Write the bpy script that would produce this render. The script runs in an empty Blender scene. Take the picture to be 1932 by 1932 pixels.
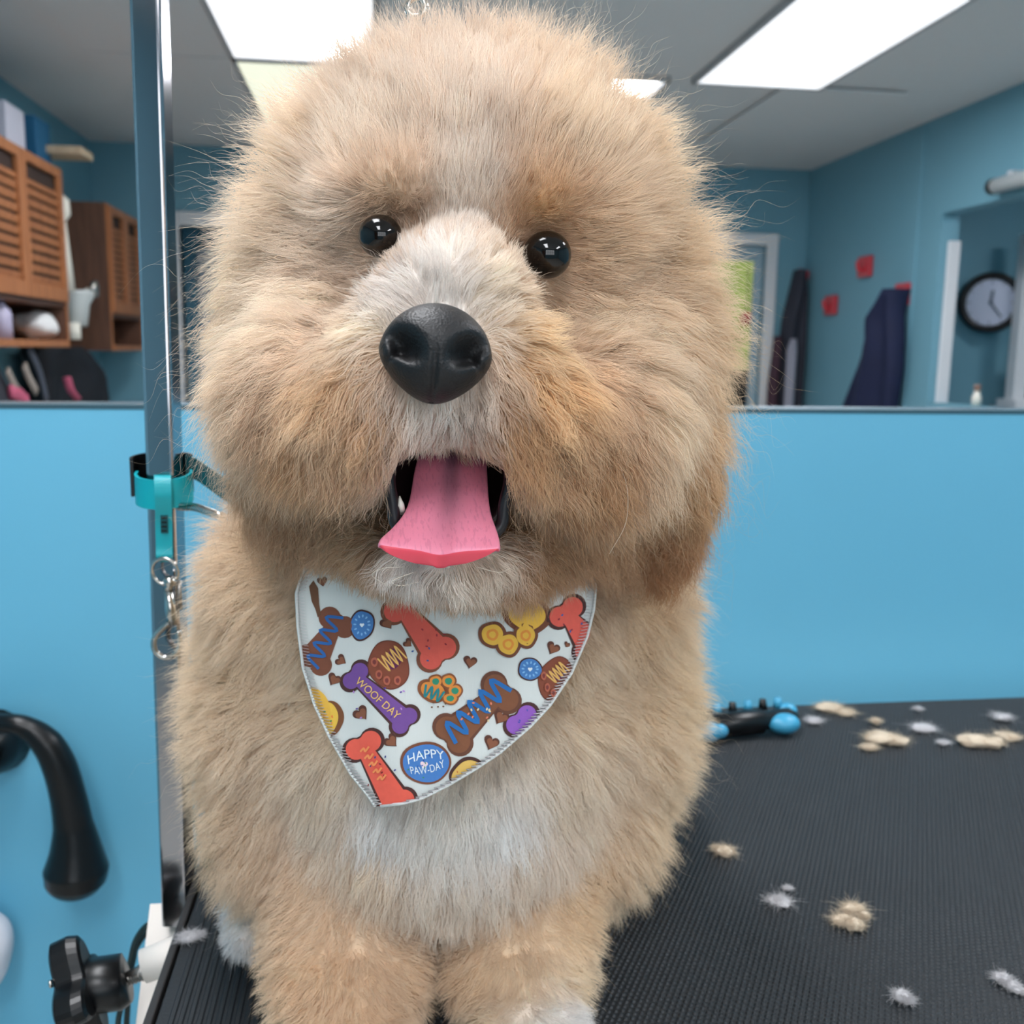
import bpy, bmesh, math, random
import numpy as np
from mathutils import Vector, Matrix, kdtree
random.seed(7); rng = np.random.default_rng(7)
SC = bpy.context.scene
COL = SC.collection
PI = math.pi

# ------------------------------------------------------------------ camera
IMG = 1932.0; FPX = 1850.0
YAW, PITCH, ROLL = math.radians(7.8), math.radians(9.3), math.radians(0.8)
CAM = Vector((0.0, 0.0, 1.25))
fwd = Vector((math.sin(YAW)*math.cos(PITCH), math.cos(YAW)*math.cos(PITCH), -math.sin(PITCH)))
right0 = Vector((math.cos(YAW), -math.sin(YAW), 0.0)); up0 = right0.cross(fwd)
right = right0*math.cos(ROLL) + up0*math.sin(ROLL)
up = up0*math.cos(ROLL) - right0*math.sin(ROLL)
cd = bpy.data.cameras.new('camera'); cam = bpy.data.objects.new('camera', cd); COL.objects.link(cam)
cd.sensor_width = 36.0; cd.lens = 36.0*FPX/IMG; cd.clip_start = 0.01; cd.clip_end = 100
M = Matrix((right, up, -fwd)).transposed().to_4x4(); M.translation = CAM
cam.matrix_world = M
cd.dof.use_dof = True; cd.dof.focus_distance = 0.47; cd.dof.aperture_fstop = 11.5
SC.camera = cam

# ------------------------------------------------------------------ exposure, world, daylight
SC.view_settings.view_transform = 'Standard'; SC.view_settings.look = 'None'
SC.view_settings.gamma = 1.0; SC.view_settings.use_curve_mapping = False
SC.view_settings.exposure = 0.42
w = bpy.data.worlds.new('sky'); SC.world = w; w.use_nodes = True
w.cycles.sampling_method = 'NONE'
bgn = w.node_tree.nodes['Background']
bgn.inputs[0].default_value = (0.80, 0.90, 1.0, 1); bgn.inputs[1].default_value = 0.9
cy = SC.cycles; cy.max_bounces = 5; cy.diffuse_bounces = 3; cy.glossy_bounces = 3; cy.transmission_bounces = 4; cy.transparent_max_bounces = 4; cy.caustics_reflective = False; cy.caustics_refractive = False
cy.use_light_tree = False
PANEL_L = 17.0          # ceiling light panels, radiance
WINDOW_W = 17.0        # daylight through the window behind the photographer, watts
sl = bpy.data.lights.new('window_daylight', 'AREA'); sl.shape = 'RECTANGLE'; sl.size = 2.2; sl.size_y = 1.25
sl.energy = WINDOW_W; sl.color = (0.93, 0.97, 1.0)
slo = bpy.data.objects.new('window_daylight', sl); COL.objects.link(slo)
slo.location = (0.35, -2.44, 1.62); slo.rotation_euler = (math.radians(90), 0, 0)   # shines to +Y

# room numbers
XL, XR, YB, YF, ZC = -1.72, 2.87, 6.5, -2.4, 2.45
ZW = ZC+0.05
TZ = 0.81                                # table top
PY = 1.30                                # blue wall under the mirror, behind the table

def ray(px, py):
    return fwd + right*((px-IMG/2)/FPX) + up*((IMG/2-py)/FPX)
def at(px, py, Y=None, X=None, Z=None):
    d = ray(px, py)
    if Y is not None: t = (Y-CAM.y)/d.y
    elif X is not None: t = (X-CAM.x)/d.x
    else: t = (Z-CAM.z)/d.z
    return CAM + d*t
F_, R_, U_, C_ = (np.array(v) for v in (fwd, right, up, CAM))
def project(P):
    q = P - C_; z = q@F_
    return IMG/2 + FPX*(q@R_)/z, IMG/2 - FPX*(q@U_)/z, z
def at_np(px, py, Y):
    d = F_[None] + R_[None]*((px-IMG/2)/FPX)[:, None] + U_[None]*((IMG/2-py)/FPX)[:, None]
    return C_[None] + d*((Y-C_[1])/d[:, 1])[:, None]

# ------------------------------------------------------------------ materials
def lin(c):
    c = [x/255.0 for x in c]
    return tuple(x/12.92 if x <= 0.04045 else ((x+0.055)/1.055)**2.4 for x in c)
def mat(name, rgb, rough=0.6, metal=0.0, spec=0.5, var=0.0, scale=30.0, bump=0.0, bscale=80.0, coat=0.0, emit=None, estr=0.0, sss=0.0, linear=False):
    m = bpy.data.materials.new(name); m.use_nodes = True
    nt = m.node_tree; b = nt.nodes['Principled BSDF']
    c = rgb if linear else lin(rgb)
    b.inputs['Base Color'].default_value = (*c, 1)
    b.inputs['Roughness'].default_value = rough; b.inputs['Metallic'].default_value = metal
    b.inputs['Specular IOR Level'].default_value = spec
    if coat: b.inputs['Coat Weight'].default_value = coat; b.inputs['Coat Roughness'].default_value = 0.04
    if emit: b.inputs['Emission Color'].default_value = (*emit, 1); b.inputs['Emission Strength'].default_value = estr
    if sss: b.inputs['Subsurface Weight'].default_value = sss; b.inputs['Subsurface Radius'].default_value = (0.006, 0.003, 0.002)
    if var or bump:
        tc = nt.nodes.new('ShaderNodeTexCoord')
    if var:
        n = nt.nodes.new('ShaderNodeTexNoise'); n.inputs['Scale'].default_value = scale; n.inputs['Detail'].default_value = 4
        nt.links.new(tc.outputs['Object'], n.inputs['Vector'])
        r = nt.nodes.new('ShaderNodeMixRGB'); r.blend_type = 'MIX'
        r.inputs[1].default_value = (*[x*(1-var) for x in c], 1); r.inputs[2].default_value = (*[min(1, x*(1+var)) for x in c], 1)
        nt.links.new(n.outputs['Fac'], r.inputs[0]); nt.links.new(r.outputs[0], b.inputs['Base Color'])
    if bump:
        n2 = nt.nodes.new('ShaderNodeTexNoise'); n2.inputs['Scale'].default_value = bscale; n2.inputs['Detail'].default_value = 3
        nt.links.new(tc.outputs['Object'], n2.inputs['Vector'])
        bp = nt.nodes.new('ShaderNodeBump'); bp.inputs['Strength'].default_value = bump; bp.inputs['Distance'].default_value = 0.002
        nt.links.new(n2.outputs['Fac'], bp.inputs['Height']); nt.links.new(bp.outputs[0], b.inputs['Normal'])
    return m
MT = {}
def wood(name, rgb, dark):
    m = bpy.data.materials.new(name); m.use_nodes = True; nt = m.node_tree; b = nt.nodes['Principled BSDF']
    tc = nt.nodes.new('ShaderNodeTexCoord'); mp = nt.nodes.new('ShaderNodeMapping'); mp.inputs['Scale'].default_value = (14, 14, 1.2)
    nz = nt.nodes.new('ShaderNodeTexNoise'); nz.inputs['Scale'].default_value = 4; nz.inputs['Detail'].default_value = 5
    cr = nt.nodes.new('ShaderNodeValToRGB'); cr.color_ramp.elements[0].color = (*lin(dark), 1); cr.color_ramp.elements[1].color = (*lin(rgb), 1)
    cr.color_ramp.elements[0].position = 0.3; cr.color_ramp.elements[1].position = 0.7
    nt.links.new(tc.outputs['Object'], mp.inputs[0]); nt.links.new(mp.outputs[0], nz.inputs['Vector']); nt.links.new(nz.outputs['Fac'], cr.inputs[0])
    nt.links.new(cr.outputs[0], b.inputs['Base Color']); b.inputs['Roughness'].default_value = 0.45
    return m
MT['wall'] = mat('blue_wall_paint', (98, 172, 202), 0.55, var=0.03, scale=6, bump=0.05, bscale=120)
MT['wall2'] = mat('blue_room_paint', (114, 164, 182), 0.6, var=0.04, scale=4)
MT['ceil'] = mat('ceiling_tile_white', (222, 220, 220), 0.9, var=0.03, scale=60, bump=0.15, bscale=200)
MT['tbar'] = mat('ceiling_grid_white', (178, 178, 180), 0.6)
MT['floor'] = mat('floor_vinyl_grey', (190, 184, 176), 0.5, var=0.15, scale=5)
MT['white'] = mat('white_gloss_paint', (222, 224, 228), 0.4, var=0.02, scale=10)
MT['edge'] = mat('grey_edge_strip', (62, 92, 104), 0.3, metal=0.3)
MT['edge2'] = mat('pale_edge_strip', (140, 160, 172), 0.25, metal=0.5)
MT['panel'] = mat('lit_diffuser', (250, 250, 255), 0.5, emit=(0.96, 0.97, 1.0), estr=PANEL_L)
def soft_edge(m):
    nt = m.node_tree; L = nt.links.new; b = nt.nodes['Principled BSDF']; tc = nt.nodes.new('ShaderNodeTexCoord'); sp = nt.nodes.new('ShaderNodeSeparateXYZ'); L(tc.outputs['Generated'], sp.inputs[0])
    def mth(op, a, v):
        n = nt.nodes.new('ShaderNodeMath'); n.operation = op
        for k, q in enumerate((a, v)):
            if isinstance(q, (int, float)): n.inputs[k].default_value = q
            else: L(q, n.inputs[k])
        return n.outputs[0]
    ds = []
    for ax, ln in ((0, 0.57), (1, 1.18)):
        c = mth('ABSOLUTE', mth('SUBTRACT', sp.outputs[ax], 0.5), 0.0); ds.append(mth('MULTIPLY', mth('SUBTRACT', 0.5, c), ln))
    mr = nt.nodes.new('ShaderNodeMapRange'); mr.interpolation_type = 'SMOOTHSTEP'; mr.inputs['From Min'].default_value = 0.02; mr.inputs['From Max'].default_value = 0.16; mr.inputs['To Min'].default_value = 0.78; mr.inputs['To Max'].default_value = PANEL_L
    L(mth('MINIMUM', ds[0], ds[1]), mr.inputs['Value']); L(mr.outputs[0], b.inputs['Emission Strength'])
soft_edge(MT['panel'])
MT['panel_dim'] = mat('dim_glow_diffuser', (238, 238, 206), 0.5, emit=(0.93, 0.95, 0.78), estr=0.62)  # faint glow put into the yellowish panel to keep it pale
MT['wood'] = wood('orange_brown_wood', (186, 122, 78), (150, 92, 56))
MT['wood_d'] = wood('dark_brown_wood', (112, 76, 58), (84, 56, 44))
MT['plank'] = wood('pale_board', (212, 190, 160), (190, 166, 136))
MT['black'] = mat('black_plastic', (9, 10, 12), 0.32, spec=0.35, var=0.1, scale=20)
MT['chrome'] = mat('chrome', (176, 174, 178), 0.12, metal=1.0)
MT['nickel'] = mat('nickel', (190, 186, 180), 0.18, metal=1.0)
MT['steel'] = mat('threaded_steel', (150, 146, 142), 0.3, metal=1.0)
MT['teal'] = mat('teal_rubber', (6, 160, 172), 0.38, var=0.05, scale=60)
MT['teal_d'] = mat('dark_teal_rubber', (4, 84, 92), 0.45)
MT['ivory'] = mat('ivory_powder_coat', (222, 214, 206), 0.5, var=0.03)
MT['rubber'] = mat('black_rubber_mat', (32, 36, 40), 0.5, spec=0.4, var=0.25, scale=8, bump=0.15, bscale=400)
MT['rubber_edge'] = mat('worn_black_edge', (40, 38, 38), 0.5, var=0.4, scale=40)
MT['fabric_w'] = mat('white_terry', (222, 220, 228), 0.9, var=0.05, bump=0.6, bscale=260)
MT['cable'] = mat('dark_green_cable', (16, 38, 38), 0.4)

# ------------------------------------------------------------------ mesh helpers
def link(name, me, m=None, parent=None, smooth=False):
    o = bpy.data.objects.new(name, me); COL.objects.link(o)
    if m is not None:
        for k in (m if isinstance(m, (list, tuple)) else [m]):
            me.materials.append(k)
    if parent is not None: o.parent = parent
    if smooth: me.polygons.foreach_set('use_smooth', [True]*len(me.polygons))
    return o
def obj(name, bm, m=None, parent=None, smooth=False):
    bmesh.ops.recalc_face_normals(bm, faces=bm.faces[:])
    me = bpy.data.meshes.new(name); bm.to_mesh(me); bm.free()
    return link(name, me, m, parent, smooth)
def tag(o, label=None, cat=None, group=None, kind=None):
    if label: o['label'] = label
    if cat: o['category'] = cat
    if group: o['group'] = group
    if kind: o['kind'] = kind
    return o
def empty(name, loc, label=None, cat=None, group=None):
    o = bpy.data.objects.new(name, None); COL.objects.link(o); o.location = loc; o.empty_display_size = 0.05
    bpy.context.view_layer.update()
    return tag(o, label, cat, group)
def setpar(o, p):
    """parent, keeping the world placement of a mesh whose vertices are in world coordinates"""
    o.parent = p; o.matrix_parent_inverse = Matrix.Translation(-Vector(p.location)) if p.parent is None else Matrix.Identity(4)
    return o
def box(bm, lo, hi, bevel=0.0, mtx=None):
    g = bmesh.ops.create_cube(bm, size=1.0)['verts']
    lo, hi = Vector(lo), Vector(hi)
    c, s = (lo+hi)/2, hi-lo
    for v in g: v.co = Vector((v.co.x*s.x, v.co.y*s.y, v.co.z*s.z)) + c
    if bevel:
        e = list({e for v in g for e in v.link_edges})
        r = bmesh.ops.bevel(bm, geom=e, offset=bevel, segments=2, profile=0.5, affect='EDGES')
        g = list({v for f in r['faces'] for v in f.verts} | {v for v in g if v.is_valid})
    if mtx is not None: bmesh.ops.transform(bm, matrix=mtx, verts=[v for v in g if v.is_valid])
    return bm
def B(lo, hi, bevel=0.0): return box(bmesh.new(), lo, hi, bevel)
def tube(bm, pts, rad, seg=12, caps=True, square=False, flat=1.0):
    pts = [Vector(p) for p in pts]; n = len(pts)
    rad = rad if hasattr(rad, '__len__') else [rad]*n
    t0 = (pts[1]-pts[0]).normalized()
    a = Vector((0, 0, 1)) if abs(t0.z) < 0.9 else Vector((1, 0, 0))
    u = t0.cross(a).normalized(); rings = []
    for i in range(n):
        t = (pts[min(i+1, n-1)]-pts[max(i-1, 0)]).normalized()
        u = (u - t*u.dot(t)).normalized(); v = t.cross(u)
        ring = []
        for k in range(seg):
            an = 2*PI*k/seg + (PI/4 if seg == 4 else 0)
            ca, sa = math.cos(an), math.sin(an)
            if square:
                e = 0.28; ca = math.copysign(abs(ca)**e, ca); sa = math.copysign(abs(sa)**e, sa)
            ring.append(bm.verts.new(pts[i] + (u*ca*flat + v*sa)*rad[i]))
        rings.append(ring)
    for i in range(n-1):
        for k in range(seg):
            bm.faces.new((rings[i][k], rings[i][(k+1) % seg], rings[i+1][(k+1) % seg], rings[i+1][k]))
    if caps:
        bm.faces.new(rings[0][::-1]); bm.faces.new(rings[-1])
    return bm
def torus(bm, c, axis, R, r, segs=28, ring=8, a0=0.0, a1=2*PI, sq=(1, 1)):
    axis = Vector(axis).normalized(); a = Vector((0, 0, 1)) if abs(axis.z) < 0.9 else Vector((1, 0, 0))
    u = axis.cross(a).normalized(); v = axis.cross(u)
    full = abs(a1-a0-2*PI) < 1e-6
    pts = [Vector(c) + (u*math.cos(t)*sq[0]+v*math.sin(t)*sq[1])*R for t in np.linspace(a0, a1, segs+1)]
    return tube(bm, pts, r, ring, caps=not full)
def catmull(ctrl, n=8):
    P = [Vector(p) for p in ctrl]; P = [P[0]*2-P[1]] + P + [P[-1]*2-P[-2]]; out = []
    for i in range(1, len(P)-2):
        for k in range(n):
            t = k/n; a, b, c, d = P[i-1], P[i], P[i+1], P[i+2]
            out.append(0.5*((2*b)+(c-a)*t+(2*a-5*b+4*c-d)*t*t+(3*b-a-3*c+d)*t**3))
    out.append(P[-2]); return out
def prism(bm, poly, axis_vec):
    """closed polygon of 3-D points extruded by axis_vec"""
    ax = Vector(axis_vec)
    a = [bm.verts.new(Vector(p)) for p in poly]; b = [bm.verts.new(Vector(p)+ax) for p in poly]
    n = len(a); bm.faces.new(a[::-1]); bm.faces.new(b)
    for i in range(n): bm.faces.new((a[i], a[(i+1) % n], b[(i+1) % n], b[i]))
    return bm
def ellipsoid(bm, c, r, sub=3, rot=None):
    g = bmesh.ops.create_icosphere(bm, subdivisions=sub, radius=1.0)['verts']
    R = rot if rot is not None else Matrix.Identity(3)
    for v in g: v.co = R @ Vector((v.co.x*r[0], v.co.y*r[1], v.co.z*r[2])) + Vector(c)
    return g

# ================================================================== THE SETTING
def struct(name, bm, m, label, smooth=False):
    o = obj(name, bm, m, None, smooth); return tag(o, label, None, None, 'structure')
struct('floor', B((XL-0.1, YF-0.1, -0.05), (XR+2.0, YB+0.1, 0)), MT['floor'], 'grey vinyl floor of the salon')
struct('wall_left', B((XL-0.1, YF, 0), (XL, YB, ZW)), MT['wall2'], 'blue painted left wall carrying the wooden cabinets')
# back wall with a garden door opening and a doorway
gl, gr = at(1345, 460, Y=YB).x, at(1446, 460, Y=YB).x; gt = at(1400, 462, Y=YB).z
dl, dr = at(338, 430, Y=YB).x, at(520, 430, Y=YB).x; dt = at(400, 428, Y=YB).z
gl = gr - 0.85
bm = bmesh.new()
for lo, hi in (((XL-0.1, YB, 0), (dl, YB+0.1, ZW)), ((dl, YB, dt), (dr, YB+0.1, ZW)), ((dr, YB, 0), (gl, YB+0.1, ZW)), ((gl, YB, gt), (gr, YB+0.1, ZW)), ((gr, YB, 0), (XR+0.1, YB+0.1, ZW))):
    box(bm, lo, hi)
struct('wall_back', bm, MT['wall2'], 'blue painted far wall with a doorway and a garden door')
# right wall with a wide opening into the next room
oy1 = at(1768, 520, X=XR).y; oy0 = 2.6; oz = at(1806, 396, X=XR).z
bm = bmesh.new()
box(bm, (XR, YF, 0), (XR+0.1, oy0, ZW)); box(bm, (XR, oy0, oz), (XR+0.1, oy1, ZW)); box(bm, (XR, oy1, 0), (XR+0.1, YB, ZW))
struct('wall_right', bm, MT['wall2'], 'blue painted right wall with coat hooks and a wide opening')
AY = oy1 + 0.45                                   # wall of the next room that faces us
bm = bmesh.new(); box(bm, (XR+0.1, AY, 0), (XR+2.0, AY+0.1, ZW)); box(bm, (XR+1.9, 2.5, 0), (XR+2.0, AY, ZW)); box(bm, (XR+0.1, 2.4, 0), (XR+2.0, 2.5, ZW)); box(bm, (XR+0.1, 2.5, ZW), (XR+2.0, AY, ZC+0.05))
struct('wall_side_room', bm, MT['wall2'], 'blue wall of the side room behind the round clock')
# rear wall behind the photographer with its window
wx0, wx1, wz0, wz1 = -0.75, 1.45, 1.0, 2.25
bm = bmesh.new()
for lo, hi in (((XL, YF-0.1, 0), (wx0, YF, ZW)), ((wx1, YF-0.1, 0), (XR, YF, ZW)), ((wx0, YF-0.1, 0), (wx1, YF, wz0)), ((wx0, YF-0.1, wz1), (wx1, YF, ZW))): box(bm, lo, hi)
struct('wall_front', bm, MT['wall2'], 'blue wall with a window behind the photographer')
bm = bmesh.new()
for x in np.linspace(wx0+0.02, wx1-0.02, 5): box(bm, (x-0.02, YF-0.03, wz0), (x+0.02, YF+0.01, wz1))
for z in (wz0+0.02, (wz0+wz1)/2, wz1-0.02): box(bm, (wx0, YF-0.025, z-0.02), (wx1, YF+0.008, z+0.02))
struct('window_1', bm, MT['white'], 'white window frame behind the photographer')
struct('added_reflection_door', B((-1.68, YF, 0), (-0.86, YF+0.04, 2.05), 0.006), MT['wood_d'], 'unseen dark brown door added behind the photographer for the pole reflection')  # added out of view so the chrome pole reflects brown
# ceiling : tiles in a suspended grid, light panels set into it
ceil = struct('ceiling', B((XL-0.1, YF, ZC+0.02), (XR+0.1, YB+0.1, ZC+0.08)), MT['ceil'], 'suspended ceiling of grey white tiles in a thin grid')
pA = at(712, 40, Z=ZC).x                      # right edge of the left row of panels
y_dim0, y_dim1 = at(560, 118, Z=ZC).y, at(560, 245, Z=ZC).y
TW, TL = 0.61, 1.22
lights = []                                    # (x0, y0, x1, y1, lit)
lights.append((pA-TW, y_dim0-TL-0.02, pA, y_dim0-0.02, 'panel'))
lights.append((pA-TW, y_dim0+0.0, pA, y_dim0+TL, 'panel_dim'))
qa, qb = at(1305, 157, Z=ZC), at(1545, 165, Z=ZC)
lights.append((qa.x, qa.y-TL, qa.x+TW, qa.y, 'panel'))
sa = at(1266, 152, Z=ZC)
lights.append((sa.x-0.35, sa.y, sa.x, sa.y+0.34, 'panel'))
for x, y in ((pA-TW, -1.6), (qa.x, -1.6), (pA-TW, 0.15), (qa.x, 0.6)): lights.append((x, y, x+TW, y+TL, 'panel'))
tm = bpy.data.meshes.new('tile'); tb = B((0.006, 0.006, 0), (TW-0.006, TL-0.006, 0.012), 0.003); tb.to_mesh(tm); tb.free(); tm.materials.append(MT['ceil'])
x0 = pA - TW*4
while x0 > XL: x0 -= TW
y0 = y_dim0 - TL*5
first = True
for i in range(9):
    for j in range(9):
        xa, ya = x0+i*TW, y0+j*TL
        if xa+TW < XL or xa > XR or ya+TL < 2.2 or ya > YB: continue
        hit = any(xa+TW > l[0]+0.02 and xa < l[2]-0.02 and ya+TL > l[1]+0.02 and ya < l[3]-0.02 for l in lights)
        if xa < XL or xa+TW > XR or ya+TL > YB or hit: continue
        o = bpy.data.objects.new('tile', tm); COL.objects.link(o); o.location = (xa, ya, ZC+0.002); o.parent = ceil
lights.append((XR+0.7, 3.3, XR+1.31, 3.91, 'panel'))  # added panel, out of view, brightens the side room
LAB = ['bright ceiling light panel directly in front of the dim yellowish panel', 'dim yellowish unlit ceiling light panel beside the dog\'s head', 'bright oblong ceiling light panel at the upper right',
       'small bright ceiling light panel showing just beside the crown of the dog', 'ceiling light panel behind the photographer on the window side, left row', 'ceiling light panel behind the photographer on the window side, right row', 'ceiling light panel above the grooming table, left row', 'ceiling light panel above the grooming table, right row', 'square ceiling light panel of the side room with the clock']
for k, (xa, ya, xb, yb, mk) in enumerate(lights):
    e = empty('ceiling_light', ((xa+xb)/2, (ya+yb)/2, ZC), LAB[k], 'ceiling light', 'ceiling light panels')
    bm = bmesh.new(); f = 0.018
    for lo, hi in (((xa, ya, ZC-0.006), (xb, ya+f, ZC+0.02)), ((xa, yb-f, ZC-0.006), (xb, yb, ZC+0.02)), ((xa, ya, ZC-0.006), (xa+f, yb, ZC+0.02)), ((xb-f, ya, ZC-0.006), (xb, yb, ZC+0.02))): box(bm, lo, hi)
    setpar(obj('frame', bm, MT['tbar']), e)
    setpar(obj('diffuser', B((xa+f, ya+f, ZC-0.002), (xb-f, yb-f, ZC+0.015)), MT[mk]), e)
# low partition put in for the mirror: the reflected room stands open beyond
zt = at(960, 768, Y=PY).z
struct('wall_low', B((XL, PY, 0), (XR, PY+0.018, zt-0.004)), MT['wall'], 'sky blue wall under the mirror behind the grooming table')
struct('trim_1', B((XL, PY-0.001, zt-0.006), (XR, PY+0.02, zt), 0.001), MT['edge'], 'thin dark strip standing for the lower mirror edge above the blue wall')
struct('trim_2', B((XL, PY+0.02, zt-0.006), (XR, PY+0.06, zt+0.0005), 0.0005), MT['edge2'], 'thin pale strip standing for the bright bevel line of the mirror')
# door frames on the far wall
def casing(xa, xb, zt_, y, wd, name, label, dep=0.03):
    bm = bmesh.new(); box(bm, (xa-wd, y-dep, 0), (xa, y+0.1, zt_+wd), 0.006); box(bm, (xb, y-dep, 0), (xb+wd, y+0.1, zt_+wd), 0.006); box(bm, (xa, y-dep, zt_), (xb, y+0.1, zt_+wd), 0.006)
    return struct(name, bm, MT['white'], label)
casing(dl, dr, dt, YB, 0.085, 'door_1', 'white door frame around the dark doorway beside the metal pole')
casing(gl, gr, gt, YB, 0.075, 'door_2', 'white frame of the glazed garden door beyond the dog')
# room behind the doorway and its second frame
bm = bmesh.new(); box(bm, (dl-0.6, YB+1.2, 0), (dr+0.6, YB+1.3, ZC)); box(bm, (dl-0.7, YB+0.1, 0), (dl-0.6, YB+1.3, ZC)); box(bm, (dr+0.6, YB+0.1, 0), (dr+0.7, YB+1.3, ZC)); box(bm, (dl-0.7, YB+0.1, ZC), (dr+0.7, YB+1.3, ZC+0.05))
struct('wall_hall', bm, MT['wall2'], 'dim blue hallway wall through the doorway')
hx = at(378, 600, Y=YB+1.18).x
bm = bmesh.new(); box(bm, (hx, YB+1.16, 0), (hx+0.1, YB+1.2, dt-0.02), 0.005); box(bm, (hx+0.75, YB+1.16, 0), (hx+0.85, YB+1.2, dt-0.02), 0.005); box(bm, (hx+0.1, YB+1.16, dt-0.12), (hx+0.75, YB+1.2, dt-0.02), 0.005); box(bm, (hx+0.1, YB+1.18, 0), (hx+0.75, YB+1.2, dt-0.12))
struct('door_3', bm, MT['white'], 'pale inner door seen through the dark doorway')
# glazed garden door leaf
gm = bpy.data.materials.new('door_glass'); gm.use_nodes = True; gb = gm.node_tree.nodes['Principled BSDF']; gb.inputs['Transmission Weight'].default_value = 1; gb.inputs['Roughness'].default_value = 0; gb.inputs['IOR'].default_value = 1.02
leaf = struct('door_4', B((gr-0.058, YB+0.03, 0), (gr-0.005, YB+0.07, gt), 0.004), mat('grey_blue_door_paint', (150, 176, 190), 0.45), 'grey blue stile of the glazed garden door')
bm = bmesh.new(); box(bm, (gl+0.005, YB+0.03, 0), (gl+0.075, YB+0.07, gt), 0.004); box(bm, (gl+0.075, YB+0.03, gt-0.1), (gr-0.058, YB+0.07, gt), 0.004); box(bm, (gl+0.075, YB+0.03, 0), (gr-0.058, YB+0.07, 0.35), 0.004)
obj('door_frame', bm, leaf.data.materials[0], leaf)
obj('pane', B((gl+0.075, YB+0.047, 0.35), (gr-0.058, YB+0.053, gt-0.1)), gm, leaf)
# vertical boxed pipe on the right wall
py_ = at(1735, 300, X=XR).y
struct('trim_3', B((XR-0.012, py_-0.05, 0), (XR+0.01, py_+0.05, ZC), 0.006), MT['wall2'], 'narrow blue vertical batten on the right wall')

# ================================================================== GARDEN BEYOND THE GLAZED DOOR
def lump(name, c, r, m, seed, amp=0.28, sub=4, parent=None, freq=3.0):
    bm = bmesh.new(); ellipsoid(bm, (0, 0, 0), (1, 1, 1), sub)
    rr = np.random.default_rng(seed); K = rr.normal(size=(9, 3))*freq; ph = rr.uniform(0, 6.28, 9)
    for v in bm.verts:
        p = np.array(v.co); s = 1 + amp*float(np.sin(K@p+ph).mean()*1.9)
        v.co = Vector((v.co.x*r[0]*s+c[0], v.co.y*r[1]*s+c[1], v.co.z*r[2]*s+c[2]))
    return obj(name, bm, m, parent, True)
struct('floor_garden', B((gl-2.5, YB+0.1, -0.06), (gr+3, YB+9, 0)), mat('garden_gravel', (170, 170, 140), 0.9, var=0.3, scale=20), 'pale ground outside the glazed garden door')
g1 = mat('shrub_yellow_green', (188, 200, 104), 0.8, var=0.45, scale=14, bump=1.0, bscale=40, linear=False)
g2 = mat('shrub_dark_green', (96, 120, 80), 0.8, var=0.5, scale=12, bump=1.0, bscale=40)
cx = at(1392, 600, Y=YB+2.4).x
for i, (px, py, Y, r, m, lb) in enumerate(((1392, 590, YB+4.6, (0.7, 0.5, 0.75), g1, 'yellow green shrub at eye height outside the glazed door'),
                                          (1385, 730, YB+3.0, (0.55, 0.35, 0.40), g1, 'low pale green shrub outside the glazed door'),
                                          (1375, 500, YB+6.2, (1.1, 0.5, 0.4), g2, 'dark green tree crown above the garden shrubs'))):
    p = at(px, py, Y=Y); e = empty('garden_shrub', (p.x, p.y, 0), lb, 'shrub', 'shrubs outside the glazed door')
    setpar(lump('foliage', p, r, m, 20+i, 0.4, 4, None, 6.0), e)
    setpar(obj('stem', tube(bmesh.new(), [(p.x, p.y, 0), (p.x+0.02, p.y, p.z*0.5), (p.x, p.y, p.z)], 0.03, 8), MT['wood_d']), e)
p = at(1408, 602, Y=YB+1.5)
e = empty('hanging_flower_pot', p, 'red flower basket hanging outside the glazed door', 'flower pot')
setpar(lump('flowers', p, (0.055, 0.05, 0.05), mat('red_petals', (206, 70, 72), 0.7, var=0.3, scale=60), 5, 0.5, 3, None, 7), e)
setpar(obj('hanger', tube(bmesh.new(), [(p.x, p.y, p.z), (p.x, p.y, p.z+0.7)], 0.004, 6), MT['black']), e)
setpar(obj('bracket', tube(bmesh.new(), [(p.x, p.y, p.z+0.7), (p.x, YB+0.08, p.z+0.7)], 0.008, 6), MT['black']), e)
p = at(1385, 662, Y=YB+1.7)
e = empty('garden_chair', (p.x, p.y, 0), 'dark garden chair outside the glazed door', 'chair')
s_ = 0.22
for nm, lo, hi in (('seat', (-s_, -s_, 0.42), (s_, s_, 0.46)), ('backrest', (-s_, s_-0.04, 0.5), (s_, s_, 1.12)), ('leg', (-s_, -s_, 0), (-s_+0.03, -s_+0.03, 0.42)), ('leg', (s_-0.03, -s_, 0), (s_, -s_+0.03, 0.42)), ('leg', (-s_, s_-0.03, 0), (-s_+0.03, s_, 0.5)), ('leg', (s_-0.03, s_-0.03, 0), (s_, s_, 0.5))):
    obj(nm, B(lo, hi, 0.008), MT['black'], e)

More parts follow.
